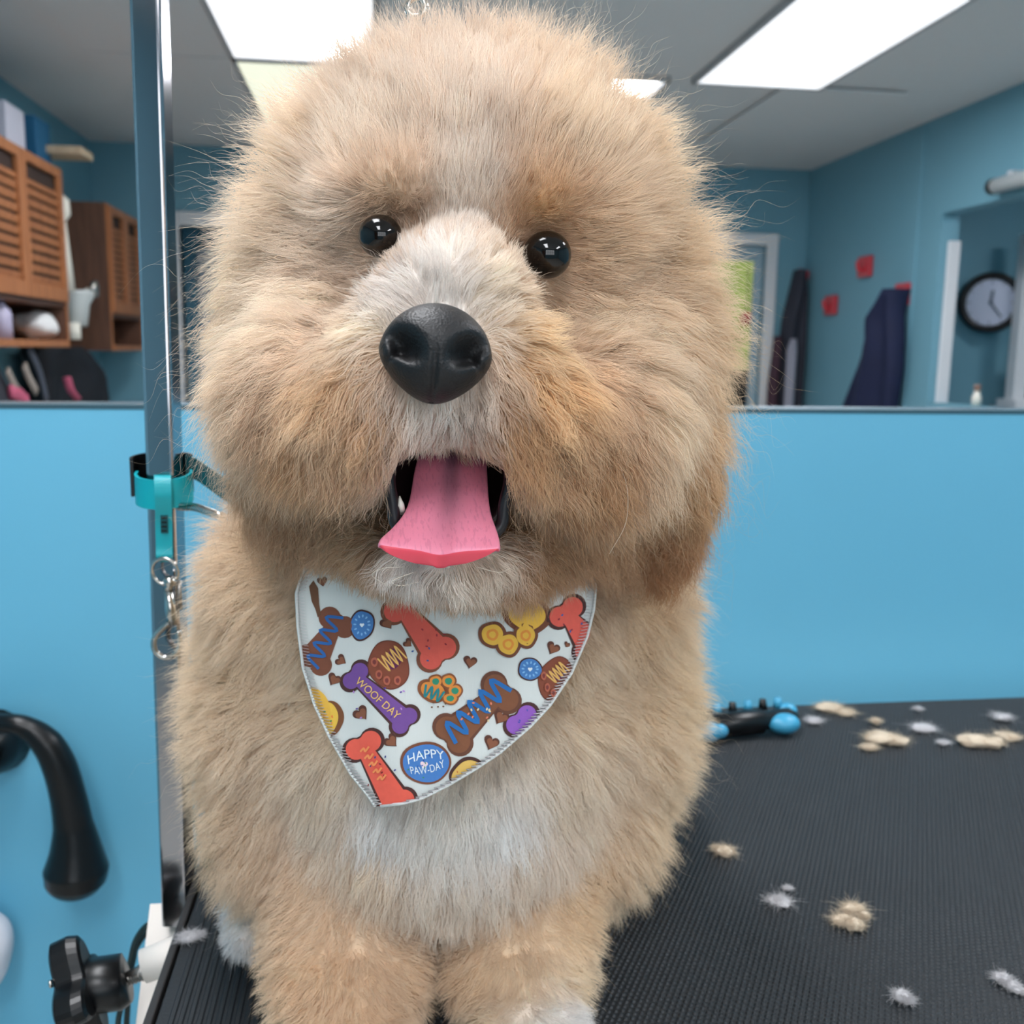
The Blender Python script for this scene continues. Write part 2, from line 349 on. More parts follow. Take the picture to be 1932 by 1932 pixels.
# ================================================================== LEFT WALL : CABINETS, SHELF, DISPENSER, BAGS
def cabinet(ya, yb, zb, ztp, xf, niche, label, name='wall_cabinet', nd=2, slats=9):
    """louvred cabinet hung on the left wall, doors facing +X, an open niche at the bottom"""
    e = empty(name, ((XL+xf)/2, (ya+yb)/2, zb), label, 'cabinet', 'louvred wooden wall cabinets')
    t = 0.022; zn = zb+niche
    bm = bmesh.new()
    box(bm, (XL, ya, zb), (xf, ya+t, ztp)); box(bm, (XL, yb-t, zb), (xf, yb, ztp)); box(bm, (XL, ya+t, ztp-t), (xf, yb-t, ztp)); box(bm, (XL, ya+t, zn-t), (xf, yb-t, zn)); box(bm, (XL, ya+t, zb), (XL+0.01, yb-t, ztp-t))
    setpar(obj('carcass', bm, MT['wood_d']), e)
    setpar(obj('bottom_shelf', B((XL, ya+t, zb), (xf+0.012, yb-t, zb+0.03), 0.003), MT['wood']), e)
    for y in (ya, yb-t): setpar(obj('face_stile', B((xf, y, zb), (xf+0.006, y+t, ztp)), MT['wood']), e)
    W = (yb-ya-2*t)/nd
    for k in range(nd):
        a, b = ya+t+k*W+0.003, ya+t+(k+1)*W-0.003; st = 0.045
        bm = bmesh.new()
        box(bm, (xf, a, zn), (xf+0.02, a+st, ztp-0.01), 0.002); box(bm, (xf, b-st, zn), (xf+0.02, b, ztp-0.01), 0.002)
        box(bm, (xf, a+st, zn), (xf+0.02, b-st, zn+0.06), 0.002); box(bm, (xf, a+st, ztp-0.05), (xf+0.02, b-st, ztp-0.01), 0.002)
        d = setpar(obj('door', bm, MT['wood']), e)
        z0, z1 = zn+0.06, ztp-0.05
        gap = 0.085                                     # dark hand opening above the slats
        h = (z1-gap-z0)/slats
        for s in range(slats):
            zz = z0+s*h
            bm = bmesh.new(); box(bm, (xf+0.004, a+st, zz+0.002), (xf+0.011, b-st, zz+h*0.72))
            bmesh.ops.rotate(bm, cent=(xf+0.008, a, zz+h/2), matrix=Matrix.Rotation(0.30, 3, 'Y'), verts=bm.verts)
            o = obj('slat', bm, MT['wood']); o.parent = d; o.matrix_parent_inverse = Matrix.Translation(-Vector(e.location)) @ Matrix.Identity(4) if False else Matrix.Identity(4)
        bm = bmesh.new(); box(bm, (xf+0.004, a+st, z1-gap), (xf+0.011, b-st, z1-gap+0.02)); setpar(obj('rail', bm, MT['wood']), e)
        setpar(obj('door_shade_back', B((xf-0.012, a+0.004, zn+0.004), (xf-0.004, b-0.004, ztp-t-0.002)), MT['shadow']), e)  # backing sheet coloured as the shade inside the cabinet
    return e
MT['shadow'] = mat('shade_dark_board', (58, 42, 36), 0.8)  # dark colour stands in for the shade behind the slats
xf1 = -1.40
ca0, ca1 = at(-60, 450, X=xf1).y, at(118, 450, X=xf1).y
zb1 = at(118, 655, X=xf1).z; zt1 = at(88, 305, X=xf1).z
cabinet(ca0, ca1, zb1, zt1, xf1, 0.20, 'nearer orange-brown wooden wall cabinet with louvred doors and stocked open niche')
cb0, cb1 = at(203, 500, X=xf1).y, at(262, 500, X=xf1).y
zb2 = at(205, 662, X=xf1).z; zt2 = at(204, 385, X=xf1).z
cabinet(cb0, cb1, zb2, zt2, xf1, 0.20, 'farther brown louvred wall cabinet partly behind the metal pole', slats=11)
# bag and packets in the niche of the first cabinet
yc = (ca0+ca1)/2
def niche_lump(name, px, py, X, r, m, lb, cat, seed):
    p = at(px, py, X=X); p.z = max(p.z, 0)
    e = lump(name, p, r, m, seed, 0.22, 3, None, 3.5); return tag(e, lb, cat)
nz1 = zb1+0.03
for name, px, r, m, lb, seed in (('plastic_bag', 66, (0.10, 0.085, 0.065), mat('white_film', (236, 236, 236), 0.4), 'crumpled white plastic bag in the nearer cabinet niche', 3),
                                 ('green_packet', 52, (0.05, 0.05, 0.075), mat('green_film', (80, 160, 76), 0.4, var=0.2, scale=30), 'green and yellow packet behind the white plastic bag', 4),
                                 ('tissue_pack', 88, (0.05, 0.045, 0.045), mat('pale_film', (214, 218, 214), 0.5), 'pale tissue pack at the far end of the nearer cabinet niche', 6)):
    X = xf1-0.10 if name != 'green_packet' else xf1-0.2
    y = at(px, 630, X=X).y
    tag(lump(name, (X, y, nz1+r[2]*0.98), r, m, seed, 0.2, 3, None, 3.5), lb, 'packet')
y = at(243, 640, X=xf1-0.1).y
tag(lump('shampoo_bag', (xf1-0.08, y, zb2+0.03+0.075), (0.07, 0.07, 0.078), mat('lilac_film', (176, 138, 196), 0.4, var=0.3, scale=18), 9, 0.2, 3, None, 3.5), 'lilac and white bag in the farther cabinet niche', 'packet')
# things on top of the first cabinet
p = at(30, 230, X=XL+0.16); tag(obj('storage_box', B((XL+0.05, p.y-0.09, zt1), (XL+0.27, p.y+0.10, zt1+0.20), 0.006), mat('deep_blue_card', (28, 98, 138), 0.6)), 'deep blue box standing on the nearer wall cabinet', 'box')
p = at(2, 225, X=XL+0.2); tag(obj('paper_stack', B((XL+0.06, p.y-0.18, zt1), (XL+0.28, p.y+0.03, zt1+0.17), 0.004), mat('white_paper', (206, 206, 220), 0.7)), 'white folder block on the nearer wall cabinet beside the blue box', 'folder')
# pale board shelf past the cabinet
sa_, sb_ = at(70, 262, X=XL+0.32), at(176, 304, X=XL+0.32)
sy0, sy1, sz = ca1+0.01, at(176, 304, X=XL+0.42).y, at(176, 300, X=XL+0.42).z
e = empty('wall_shelf', (XL+0.2, (sy0+sy1)/2, sz), 'pale wooden shelf board jutting out above the white dispenser', 'shelf')
setpar(obj('board', B((XL, sy0, sz-0.012), (XL+0.42, sy1, sz+0.022), 0.004), MT['plank']), e)
for y in (sy0+0.15, sy1-0.15):
    bm = bmesh.new(); prism(bm, [(XL, y, sz-0.012), (XL+0.2, y, sz-0.012), (XL, y, sz-0.16)], (0, 0.02, 0)); setpar(obj('bracket', bm, MT['white']), e)
# white dispenser with rounded head, column and cup
yd = at(128, 500, X=xf1-0.03).y; X = xf1-0.03
def zz(py): return at(128, py, X=X).z
e = empty('water_dispenser', (X, yd, zz(640)), 'white wall dispenser with rounded head and cup between the two cabinets', 'dispenser')
wm = mat('white_plastic', (232, 228, 216), 0.35)
def yx(px): return at(px, 500, X=X).y
bm = bmesh.new(); tube(bm, [(X, yx(108), zz(430)), (X, yx(112), zz(410)), (X, yx(112), zz(388)), (X, yx(111), zz(372))], [0.035, 0.06, 0.058, 0.02], 14); setpar(obj('head', bm, wm, None, True), e)
bm = bmesh.new(); tube(bm, [(X, yx(114), zz(425)), (X, yx(120), zz(550))], [0.035, 0.045], 12); setpar(obj('column', bm, wm, None, True), e)
bm = bmesh.new(); tube(bm, [(X, yx(138), zz(612)), (X, yx(140), zz(570)), (X, yx(141), zz(556)), (X, yx(141), zz(545))], [0.05, 0.06, 0.078, 0.078], 16); setpar(obj('cup', bm, mat('pale_grey_plastic', (196, 202, 202), 0.35), None, True), e)
bm = bmesh.new(); tube(bm, [(X, yx(132), zz(640)), (X, yx(132), zz(608))], 0.032, 12); setpar(obj('nozzle', bm, wm, None, True), e)
bm = bmesh.new(); box(bm, (XL, yx(122)-0.03, zz(480)), (X, yx(122)+0.03, zz(440))); setpar(obj('wall_mount', bm, wm), e)
p = at(175, 545, X=xf1+0.02); bm = bmesh.new(); tube(bm, [p, p+Vector((0.02, 0, 0))], 0.04, 16); tube(bm, [(p.x, p.y-0.12, p.z-0.01), p+Vector((0.01, 0, 0))], 0.008, 8)
setpar(obj('dial', bm, MT['nickel'], None, True), e)
# hanging bags and jackets below
def draped(name, label, cat, c, prof, m, axis='y', folds=5, seed=1, thick=0.09, group=None, hook=None):
    """cloth hanging on a wall : prof = [(z, left, right)] offsets along the wall; c = wall point; axis = wall direction"""
    rr = np.random.default_rng(seed); ph = rr.uniform(0, 6.28, 4)
    e = empty(name, c, label, cat, group); bm = bmesh.new(); n = 28; rows = []
    zs = [p[0] for p in prof]
    Z = np.linspace(zs[0], zs[-1], 26)
    Lf = np.interp(-Z, [-z for z in zs], [p[1] for p in prof]); Rt = np.interp(-Z, [-z for z in zs], [p[2] for p in prof])
    for z, l, r in zip(Z, Lf, Rt):
        row = []
        for k in range(n):
            a = 2*PI*k/n; mid = (l+r)/2; hw = (r-l)/2
            s = mid + hw*math.cos(a); fld = 1 + 0.22*math.sin(folds*a+ph[0]+(z-c[2])*3)*min(1, (zs[0]-z)*6)
            d = thick*(0.5+0.5*math.sin(a))*fld + (0.004 if thick > 0 else -0.004)
            if axis == 'y': row.append(bm.verts.new((c[0]-d, c[1]+s, z)))
            else: row.append(bm.verts.new((c[0]+s, c[1]-d, z)))
        rows.append(row)
    for i in range(len(rows)-1):
        for k in range(n): bm.faces.new((rows[i][k], rows[i][(k+1) % n], rows[i+1][(k+1) % n], rows[i+1][k]))
    bm.faces.new(rows[0]); bm.faces.new(rows[-1][::-1])
    setpar(obj('cloth', bm, m, None, True), e)
    return e
blk = mat('black_nylon', (20, 22, 30), 0.7, var=0.3, scale=14, bump=0.5, bscale=30)
X = XL; Xb = XL+0.30
def lz(px, py): return at(px, py, X=Xb)
def bag(name, label, cat, pxl, pxr, pyt, pyb, m, seed, straps=(), depth=0.26):
    a, b = lz(pxl, pyt), lz(pxr, pyb); yc = (a.y+b.y)/2; zc = (a.z+b.z)/2 - 0.12
    e = empty(name, (XL, yc, zc), label, cat)
    hz = (a.z-zc); hy = abs(b.y-a.y)/2
    setpar(lump('body', (XL+depth/2+0.035, yc, zc), (depth/2, hy, hz), m, seed, 0.16, 4, None, 2.6), e)
    for (p0, p1, p2, mm, rad) in straps:
        q = [at(*t, X=XL+depth+0.03) for t in (p0, p1, p2)]
        setpar(obj('strap', tube(bmesh.new(), catmull(q, 6), rad, 8, flat=0.4), mm, None, True), e)
    return e
khaki = mat('taupe_webbing', (150, 140, 132), 0.8); pinkm = mat('pink_trim', (196, 92, 120), 0.7)
def jy(px): return at(px, 700, X=XL+0.16).y - at(130, 700, X=XL+0.16).y
def jz(py): return at(130, py, X=XL+0.16).z
jc = (XL+0.02, at(130, 700, X=XL+0.16).y, jz(668))
e = draped('black_jacket', 'black padded jacket hanging under the wall cabinets beside the pole', 'jacket', jc, [(jz(654), jy(72), jy(140)), (jz(668), jy(68), jy(162)), (jz(700), jy(78), jy(184)), (jz(740), jy(80), jy(192)), (jz(850), jy(80), jy(194))], blk, 'y', 4, 8, -0.24)
setpar(obj('pink_lining', tube(bmesh.new(), catmull([at(126, 712, X=XL+0.27), at(133, 735, X=XL+0.275), at(146, 752, X=XL+0.28)], 6), 0.02, 8, flat=0.5), pinkm, None, True), e)
bag('backpack', 'dark backpack with taupe straps at the left edge under the cabinet', 'backpack', -70, 72, 664, 800, mat('charcoal_canvas', (40, 42, 52), 0.8, var=0.4, scale=12), 12,
    (((14, 700), (26, 725), (40, 748), khaki, 0.022), ((46, 690), (54, 712), (68, 738), khaki, 0.024), ((20, 738), (36, 744), (50, 756), pinkm, 0.03), ((54, 655), (74, 700), (88, 755), mat('grey_hose', (74, 78, 90), 0.5), 0.022)))
yq = at(0, 620, X=xf1-0.06).y; tag(obj('spray_bottle', tube(bmesh.new(), [(xf1-0.06, yq, nz1), (xf1-0.06, yq, nz1+0.10), (xf1-0.06, yq, nz1+0.13), (xf1-0.06, yq, nz1+0.16)], [0.045, 0.045, 0.025, 0.018], 14), mat('lavender_plastic', (184, 178, 204), 0.4), None, True), 'pale lavender bottle in the nearer cabinet niche at the left edge', 'bottle')

# ================================================================== RIGHT SIDE : COATS, HOOKS, CLOCK, SIDE ROOM
red = mat('red_plastic', (196, 50, 62), 0.4)
def hook(p, axis, label):
    e = empty('coat_hook', p, label, 'hook', 'red wall hooks'); bm = bmesh.new()
    if axis == 'x':                       # on the right wall, sticks out to -X
        box(bm, (p.x-0.03, p.y-0.07, p.z-0.07), (p.x, p.y+0.07, p.z+0.05), 0.006)
        pts = [(p.x-0.01, p.y, p.z-0.02), (p.x-0.05, p.y, p.z-0.03), (p.x-0.06, p.y, p.z), (p.x-0.062, p.y, p.z+0.02)]
    else:
        box(bm, (p.x-0.03, p.y-0.02, p.z-0.07), (p.x+0.03, p.y, p.z+0.05), 0.006)
        pts = [(p.x, p.y-0.01, p.z-0.02), (p.x, p.y-0.06, p.z-0.03), (p.x, p.y-0.085, p.z), (p.x, p.y-0.09, p.z+0.03)]
    setpar(obj('plate', bm, red), e); setpar(obj('peg', tube(bmesh.new(), catmull(pts, 5), 0.014, 8), red, None, True), e)
hook(at(1572, 573, X=XR), 'x', 'lower empty red wall hook between the two hanging coats')
hook(at(1637, 500, X=XR), 'x', 'upper empty red wall hook above the navy coat')
pc = at(1709, 552, X=XR); hook(pc, 'x', 'red wall hook holding the navy coat')
pd = at(1512, 522, Y=YB); hook(pd, 'y', 'red wall hook holding the dark grey coat beside the glazed door')
def wy(px, py=650): return at(px, py, X=XR-0.06).y - pc.y
draped('navy_coat', 'navy blue coat hanging on the right wall from a red hook', 'coat', (XR, pc.y, pc.z), [(at(1695, 546, X=XR-0.06).z, wy(1700), wy(1683)), (at(1690, 570, X=XR-0.06).z, wy(1700), wy(1672)), (at(1690, 600, X=XR-0.06).z, wy(1702), wy(1652)), (at(1690, 640, X=XR-0.06).z, wy(1706), wy(1654)), (at(1690, 700, X=XR-0.06).z, wy(1708), wy(1638)), (at(1690, 775, X=XR-0.06).z, wy(1702), wy(1618)), (at(1690, 880, X=XR-0.06).z, wy(1700), wy(1610))],
       mat('navy_cloth', (16, 25, 60), 0.8, var=0.25, scale=12, bump=0.4, bscale=25), 'y', 5, 2, 0.16, 'coats on hooks')
def wx(px): return at(px-16, 650, Y=YB-0.06).x - pd.x
def wz(py): return at(1500, py, Y=YB-0.06).z
draped('grey_coat', 'long dark grey coat hanging beside the glazed garden door', 'coat', (pd.x, YB, pd.z), [(wz(510), wx(1506), wx(1522)), (wz(540), wx(1500), wx(1526)), (wz(600), wx(1486), wx(1528)), (wz(640), wx(1484), wx(1530)), (wz(770), wx(1486), wx(1530)), (wz(900), wx(1486), wx(1532))],
       mat('charcoal_cloth', (48, 50, 62), 0.85, var=0.2, scale=12), 'x', 4, 3, 0.16, 'coats on hooks')
draped('pale_scarf', 'pale grey scarf hanging in front of the dark grey coat', 'scarf', (pd.x, YB-0.185, pd.z), [(wz(640), wx(1490), wx(1500)), (wz(660), wx(1484), wx(1503)), (wz(900), wx(1484), wx(1504))],
       mat('pale_grey_knit', (150, 150, 164), 0.9), 'x', 3, 4, 0.05)
draped('maroon_garment', 'dark maroon garment with white hem left of the pale scarf', 'garment', (pd.x, YB-0.06, pd.z), [(wz(635), wx(1472), wx(1484)), (wz(720), wx(1464), wx(1484)), (wz(900), wx(1464), wx(1484))],
       mat('maroon_cloth', (70, 46, 58), 0.85, var=0.2), 'x', 3, 5, 0.08)
# silver roller over the opening
p = at(1878, 351, X=XR-0.05); e = empty('roller_blind', p, 'silver roller tube with dark end cap above the side opening', 'roller blind')
setpar(obj('roller', tube(bmesh.new(), [(p.x, p.y, p.z), (p.x, p.y-1.3, p.z)], 0.034, 16), mat('brushed_aluminium', (210, 216, 218), 0.4, metal=0.2), None, True), e)
setpar(obj('end_cap', tube(bmesh.new(), [(p.x, p.y, p.z), (p.x, p.y+0.03, p.z)], 0.036, 16), MT['black'], None, True), e)
for yy in (p.y-0.1, p.y-1.1): setpar(obj('bracket', B((p.x, yy-0.02, p.z+0.01), (XR, yy+0.02, p.z+0.05)), MT['white']), e)
# clock on the side-room wall
p = at(1855, 572, Y=AY-0.03); R = abs(at(1904, 572, Y=AY-0.03).x-p.x)*1.0
e = empty('wall_clock', (p.x, AY, p.z), 'round wall clock with black rim and pale face in the side room', 'clock')
e.rotation_euler = (0, 0, 0)
th = math.radians(24)
mr = Matrix.Rotation(-th, 4, 'Z')
def cl(bm, name, m, smooth=False, par=None):
    o = obj(name, bm, m, None, smooth); o.parent = e; o.matrix_parent_inverse = Matrix.Translation((0, -0.10, 0)) @ mr; return o
bm = bmesh.new(); torus(bm, (0, 0, 0), (0, 1, 0), R*0.93, R*0.13, 48, 12); cl(bm, 'rim', MT['black'], True)
cl(tube(bmesh.new(), [(0, 0.012, 0), (0, 0.0, 0)], R*0.93, 48), 'face', mat('clock_face', (196, 202, 222), 0.6))
for k in range(12):
    a = k*PI/6; ln = 0.11 if k % 3 else 0.16; bm = bmesh.new()
    if k == 0: gpm = mat('grey_print', (110, 120, 140), 0.7)
    tube(bm, [(math.sin(a)*R*0.80, -0.003, math.cos(a)*R*0.80), (math.sin(a)*R*(0.80-ln), -0.003, math.cos(a)*R*(0.80-ln))], R*0.018, 6)
    cl(bm, 'hour_mark', gpm)
hm = mat('grey_hands', (104, 116, 132), 0.6)
cl(tube(bmesh.new(), [(0, -0.006, 0), (math.sin(0.1)*R*0.42, -0.006, math.cos(0.1)*R*0.42)], R*0.05, 6), 'hour_hand', hm)
cl(tube(bmesh.new(), [(0, -0.009, 0), (math.sin(2.5)*R*0.62, -0.009, math.cos(2.5)*R*0.62)], R*0.035, 6), 'minute_hand', hm)
cl(tube(bmesh.new(), [(0, 0.0, 0), (0, -0.014, 0)], R*0.07, 12), 'hub', hm)
cl(B((-0.04, 0.012, -0.04), (0.04, 0.10, 0.04)), 'movement', MT['black'])
# white posts of the side room
def post(pxt, pyt, pxb, name, label, wpx):
    a = at(pxt, pyt, Y=AY-0.04); b = at(pxt+wpx, pyt, Y=AY-0.04)
    return struct(name, B((a.x, AY-0.05, 0), (b.x, AY, a.z), 0.006), MT['white'], label)
struct('trim_4', B((XR+0.042, oy1-0.02, 0), (XR+0.108, oy1-0.0005, at(1800, 455, Y=oy1).z), 0.005), MT['white'], 'white vertical door trim left of the round clock')
p0 = at(1932, 440, Y=AY-0.2)
struct('trim_5', B((p0.x, AY-0.24, 0), (p0.x+0.075, AY-0.16, p0.z), 0.006), MT['white'], 'white vertical post right of the round clock')
p = at(1917, 662, Y=AY-0.2); q = at(1990, 752, Y=AY-0.2)
e = empty('television', (p.x, AY-0.2, q.z), 'black screen beside the white post right of the clock', 'television')
setpar(obj('screen', B((p.x, AY-0.21, q.z), (q.x, AY-0.17, p.z), 0.006), mat('dark_screen', (10, 22, 32), 0.2)), e)
setpar(obj('stand', B((p.x-0.04, AY-0.3, q.z-0.05), (q.x, AY-0.12, q.z-0.004), 0.004), MT['white']), e)
setpar(obj('cabinet_body', B((p.x-0.02, AY-0.32, 0), (q.x, AY-0.02, q.z-0.05), 0.006), MT['white']), e)
# small bottle on the ledge of the side opening
p = at(1841, 766, X=XR+0.05); r = 0.022
struct('wall_side_sill', B((XR, oy0, 0), (XR+0.1, oy1-0.02, at(1841, 766, X=XR+0.05).z)), MT['wall2'], 'low blue wall under the side opening')
bm = bmesh.new(); tube(bm, [p, p+Vector((0, 0, 0.05)), p+Vector((0, 0, 0.055)), p+Vector((0, 0, 0.075))], [r, r, r*0.7, r*0.6], 14)
e = empty('small_bottle', p, 'tiny white bottle with brown cap on the ledge below the clock', 'bottle')
setpar(obj('bottle_body', bm, wm, None, True), e)
setpar(obj('cap', tube(bmesh.new(), [p+Vector((0, 0, 0.075)), p+Vector((0, 0, 0.105))], r*0.75, 12), mat('brown_cap', (140, 112, 100), 0.5), None, True), e)

# ================================================================== GROOMING TABLE
ea, eb = at(380, 1590, Z=TZ), at(285, 1932, Z=TZ)
TX0 = (ea.x+eb.x)/2+0.005; TX1 = TX0 + 1.22; TY0 = 0.46; TY1 = at(1500, 1328, Z=TZ).y
tb = empty('grooming_table', ((TX0+TX1)/2, (TY0+TY1)/2, 0), 'black rubber-topped grooming table the dog sits on', 'table')
setpar(obj('tabletop', B((TX0, TY0, TZ-0.024), (TX1, TY1, TZ-0.004), 0.003), mat('table_board', (52, 50, 50), 0.5)), tb)
RIB = 0.085
mt = setpar(obj('rubber_mat', B((TX0+0.002, TY0+0.002, TZ-0.004), (TX1-0.002, TY1-0.002, TZ-0.0012), 0.0006), MT['rubber']), tb)
# ribs along the left edge (real ridges, joined) and studs over the rest
rb = bmesh.new(); xr = TX0+0.012
while xr < TX0+RIB:
    pts = [(xr-0.0024, -0.0003), (xr-0.0012, 0.0012), (xr+0.0012, 0.0012), (xr+0.0024, -0.0003)]
    prism(rb, [(a, TY0+0.006, TZ-0.0012+h) for a, h in pts], (0, TY1-TY0-0.012, 0)); xr += 0.0062
tag(setpar(obj('ribbing', rb, MT['rubber']), tb), kind='stuff')
sx, sy = 0.0048, 0.00416
gx, gy = np.meshgrid(np.arange(TX0+RIB+0.004, TX1-0.004, sx), np.arange(TY0+0.006, TY1-0.006, sy))
gx[1::2] += sx/2; gx, gy = gx.ravel(), gy.ravel(); N = len(gx)
ang = np.arange(6)*PI/3
bot = np.stack([np.cos(ang)*0.0021, np.sin(ang)*0.0021, np.full(6, -0.0003)], 1); top = np.stack([np.cos(ang)*0.0012, np.sin(ang)*0.0012, np.full(6, 0.0011)], 1)
base = np.concatenate([bot, top])
V = (base[None] + np.stack([gx, gy, np.full(N, TZ-0.0012)], 1)[:, None]).reshape(-1, 3)
fq = np.array([[i, (i+1) % 6, 6+(i+1) % 6, 6+i] for i in range(6)])
me = bpy.data.meshes.new('studs')
me.vertices.add(len(V)); me.vertices.foreach_set('co', V.ravel())
quads = (fq[None]+(np.arange(N)*12)[:, None, None]).reshape(-1); hexs = ((6+np.arange(6))[None]+(np.arange(N)*12)[:, None]).reshape(-1)
me.loops.add(len(quads)+len(hexs)); me.loops.foreach_set('vertex_index', np.concatenate([quads, hexs]).astype(np.int32))
me.polygons.add(N*7); st = np.concatenate([np.arange(N*6)*4, N*24+np.arange(N)*6]).astype(np.int32)
me.polygons.foreach_set('loop_start', st)
me.update(calc_edges=True); me.validate()
studs = link('studs', me, MT['rubber']); setpar(studs, tb); tag(studs, kind='stuff')
setpar(obj('edge_trim', B((TX0-0.006, TY0, TZ-0.026), (TX0-0.0002, TY1, TZ+0.0004), 0.001), MT['rubber_edge']), tb)
for x in (TX0+0.08, TX1-0.08):
    for y in (TY0+0.08, TY1-0.08):
        setpar(obj('leg', tube(bmesh.new(), [(x, y, 0), (x, y, TZ-0.026)], 0.018, 12), MT['steel'], None, True), tb)

# ================================================================== GROOMING ARM (square chrome pole, clamp, knob)
PYL = at(360, 1660, Z=TZ).y
base = at(331, 1500, Y=PYL); PX = base.x; HW = 0.0112
PX = min(PX, TX0-0.006-HW-0.001)
zbot = at(335, 1735, Y=PYL).z; ztop = at(270, -30, Y=PYL).z
ga = empty('grooming_post', (PX, PYL, zbot-0.12), 'square chrome grooming pole clamped to the left edge of the table', 'grooming arm')
arc = [(PX, PYL, zbot), (PX+0.008, PYL, ztop)]; PXT = PX+0.008
hd = Vector((0.86, -0.5, 0)).normalized(); Rb = 0.06
for k in range(1, 9):
    a = k/8*PI/2; arc.append((PXT+hd.x*Rb*(1-math.cos(a)), PYL+hd.y*Rb*(1-math.cos(a)), ztop+Rb*math.sin(a)))
arc.append((PXT+hd.x*0.42, PYL+hd.y*0.42, ztop+Rb))
def sqtube(bm, pts, hw, r):
    prof = []
    for cx_, cy_, a0 in ((hw-r, hw-r, 0), (-hw+r, hw-r, PI/2), (-hw+r, -hw+r, PI), (hw-r, -hw+r, 1.5*PI)):
        for k in range(5): prof.append((cx_+r*math.cos(a0+k*PI/8), cy_+r*math.sin(a0+k*PI/8)))
    pts = [Vector(p) for p in pts]; rows = []; n = len(pts); u = Vector((-0.15, -1, 0)).normalized()
    for i in range(n):
        t = (pts[min(i+1, n-1)]-pts[max(i-1, 0)]).normalized(); u = (u-t*u.dot(t)).normalized(); v = t.cross(u)
        rows.append([bm.verts.new(pts[i]+u*a+v*b) for a, b in prof])
    for i in range(n-1):
        for k in range(20): bm.faces.new((rows[i][k], rows[i][(k+1) % 20], rows[i+1][(k+1) % 20], rows[i+1][k]))
    bm.faces.new(rows[0][::-1]); bm.faces.new(rows[-1]); return bm
setpar(obj('pole', sqtube(bmesh.new(), arc, HW, 0.003), MT['chrome'], None, False), ga)
for pz in (at(300, 960, Y=PYL).z,):
    pass
# clamp bracket on the table edge
cy0, cy1 = PYL-0.075, PYL+0.02
bm = bmesh.new()
prism(bm, [(TX0-0.010, PYL+0.02, zbot+0.004), (TX0-0.010, PYL-0.075, TZ-0.13), (TX0-0.010, PYL-0.045, TZ-0.16), (TX0-0.010, PYL+0.02, TZ-0.16)], (-0.036, 0, 0))
box(bm, (TX0-0.012, PYL-0.02, TZ-0.16), (TX0+0.05, PYL+0.02, TZ-0.145), 0.002)
box(bm, (TX0-0.012, PYL-0.02, TZ-0.0275), (TX0+0.05, PYL+0.02, TZ-0.0245), 0.001)
setpar(obj('clamp', bm, MT['ivory']), ga)
kc = at(140, 1872, Y=PYL-0.07); kb = at(300, 1812, Y=PYL-0.06); ax = (kb-kc).normalized()
hub0, hub1 = kc + ax*0.012, at(240, 1848, Y=PYL-0.065)
setpar(obj('boss', tube(bmesh.new(), [kb-ax*0.012, kb+ax*0.03], [0.013, 0.014], 14), MT['ivory'], None, True), ga)
thr = bmesh.new(); npt = 80; Lb = (kb-hub1).length
u = ax.cross(Vector((0, 0, 1))).normalized(); v = ax.cross(u)
tube(thr, [hub1-ax*0.005, kb], 0.0048, 10)
tube(thr, [hub1 + ax*(Lb*i/npt) + (u*math.cos(i*1.1)+v*math.sin(i*1.1))*0.0049 for i in range(npt)], 0.0008, 5)
setpar(obj('threaded_bolt', thr, MT['steel'], None, True), ga)
kn = empty('x', (0, 0, 0)); bpy.data.objects.remove(kn)
bm = bmesh.new(); tube(bm, [hub0-ax*0.004, hub0, hub1-ax*0.004, hub1], [0.019, 0.0205, 0.0205, 0.017], 24)
knob = setpar(obj('knob', bm, MT['black'], None, True), ga)
# three-lobed grip
bm = bmesh.new(); rows = []; n = 72
for off, sc in ((-0.008, 0.86), (-0.006, 0.97), (0.006, 1.0), (0.013, 0.95), (0.015, 0.86)):
    row = []
    for k in range(n):
        a = 2*PI*k/n; r = (0.0335 + 0.0095*math.cos(4*a+0.6))*sc
        row.append(bm.verts.new(kc + ax*off + (u*math.cos(a)+v*math.sin(a))*r))
    rows.append(row)
for i in range(4):
    for k in range(n): bm.faces.new((rows[i][k], rows[i][(k+1) % n], rows[i+1][(k+1) % n], rows[i+1][k]))
bm.faces.new(rows[0][::-1]); bm.faces.new(rows[-1])
g_ = obj('grip', bm, MT['black'], None, False); g_.parent = ga; g_.matrix_parent_inverse = Matrix.Translation(-Vector(ga.location))
for a in (0.5, 2.0, 3.6, 5.2):
    q = kc - ax*0.0085 + (u*math.cos(a)+v*math.sin(a))*0.022
    setpar(obj('screw', tube(bmesh.new(), [q, q-ax*0.002], 0.003, 10), MT['nickel'], None, True), ga)
# eye bolt of the arm, above the dog's crown
ep = at(786, 14, Y=PYL-0.18)
e_ = bmesh.new(); torus(e_, ep, (0.3, 1, 0), 0.0052, 0.0022, 24, 8); setpar(obj('eye_ring', e_, MT['nickel'], None, True), ga)
setpar(obj('eye_bolt', tube(bmesh.new(), [ep+Vector((0, 0, 0.006)), (ep.x, ep.y, ztop+Rb)], 0.003, 10), MT['nickel'], None, True), ga)
setpar(obj('arm_tip', tube(bmesh.new(), [(PX+hd.x*0.40, PYL+hd.y*0.40, ztop+Rb), (ep.x+0.03, ep.y, ztop+Rb)], 0.009, 12), MT['chrome'], None, True), ga)

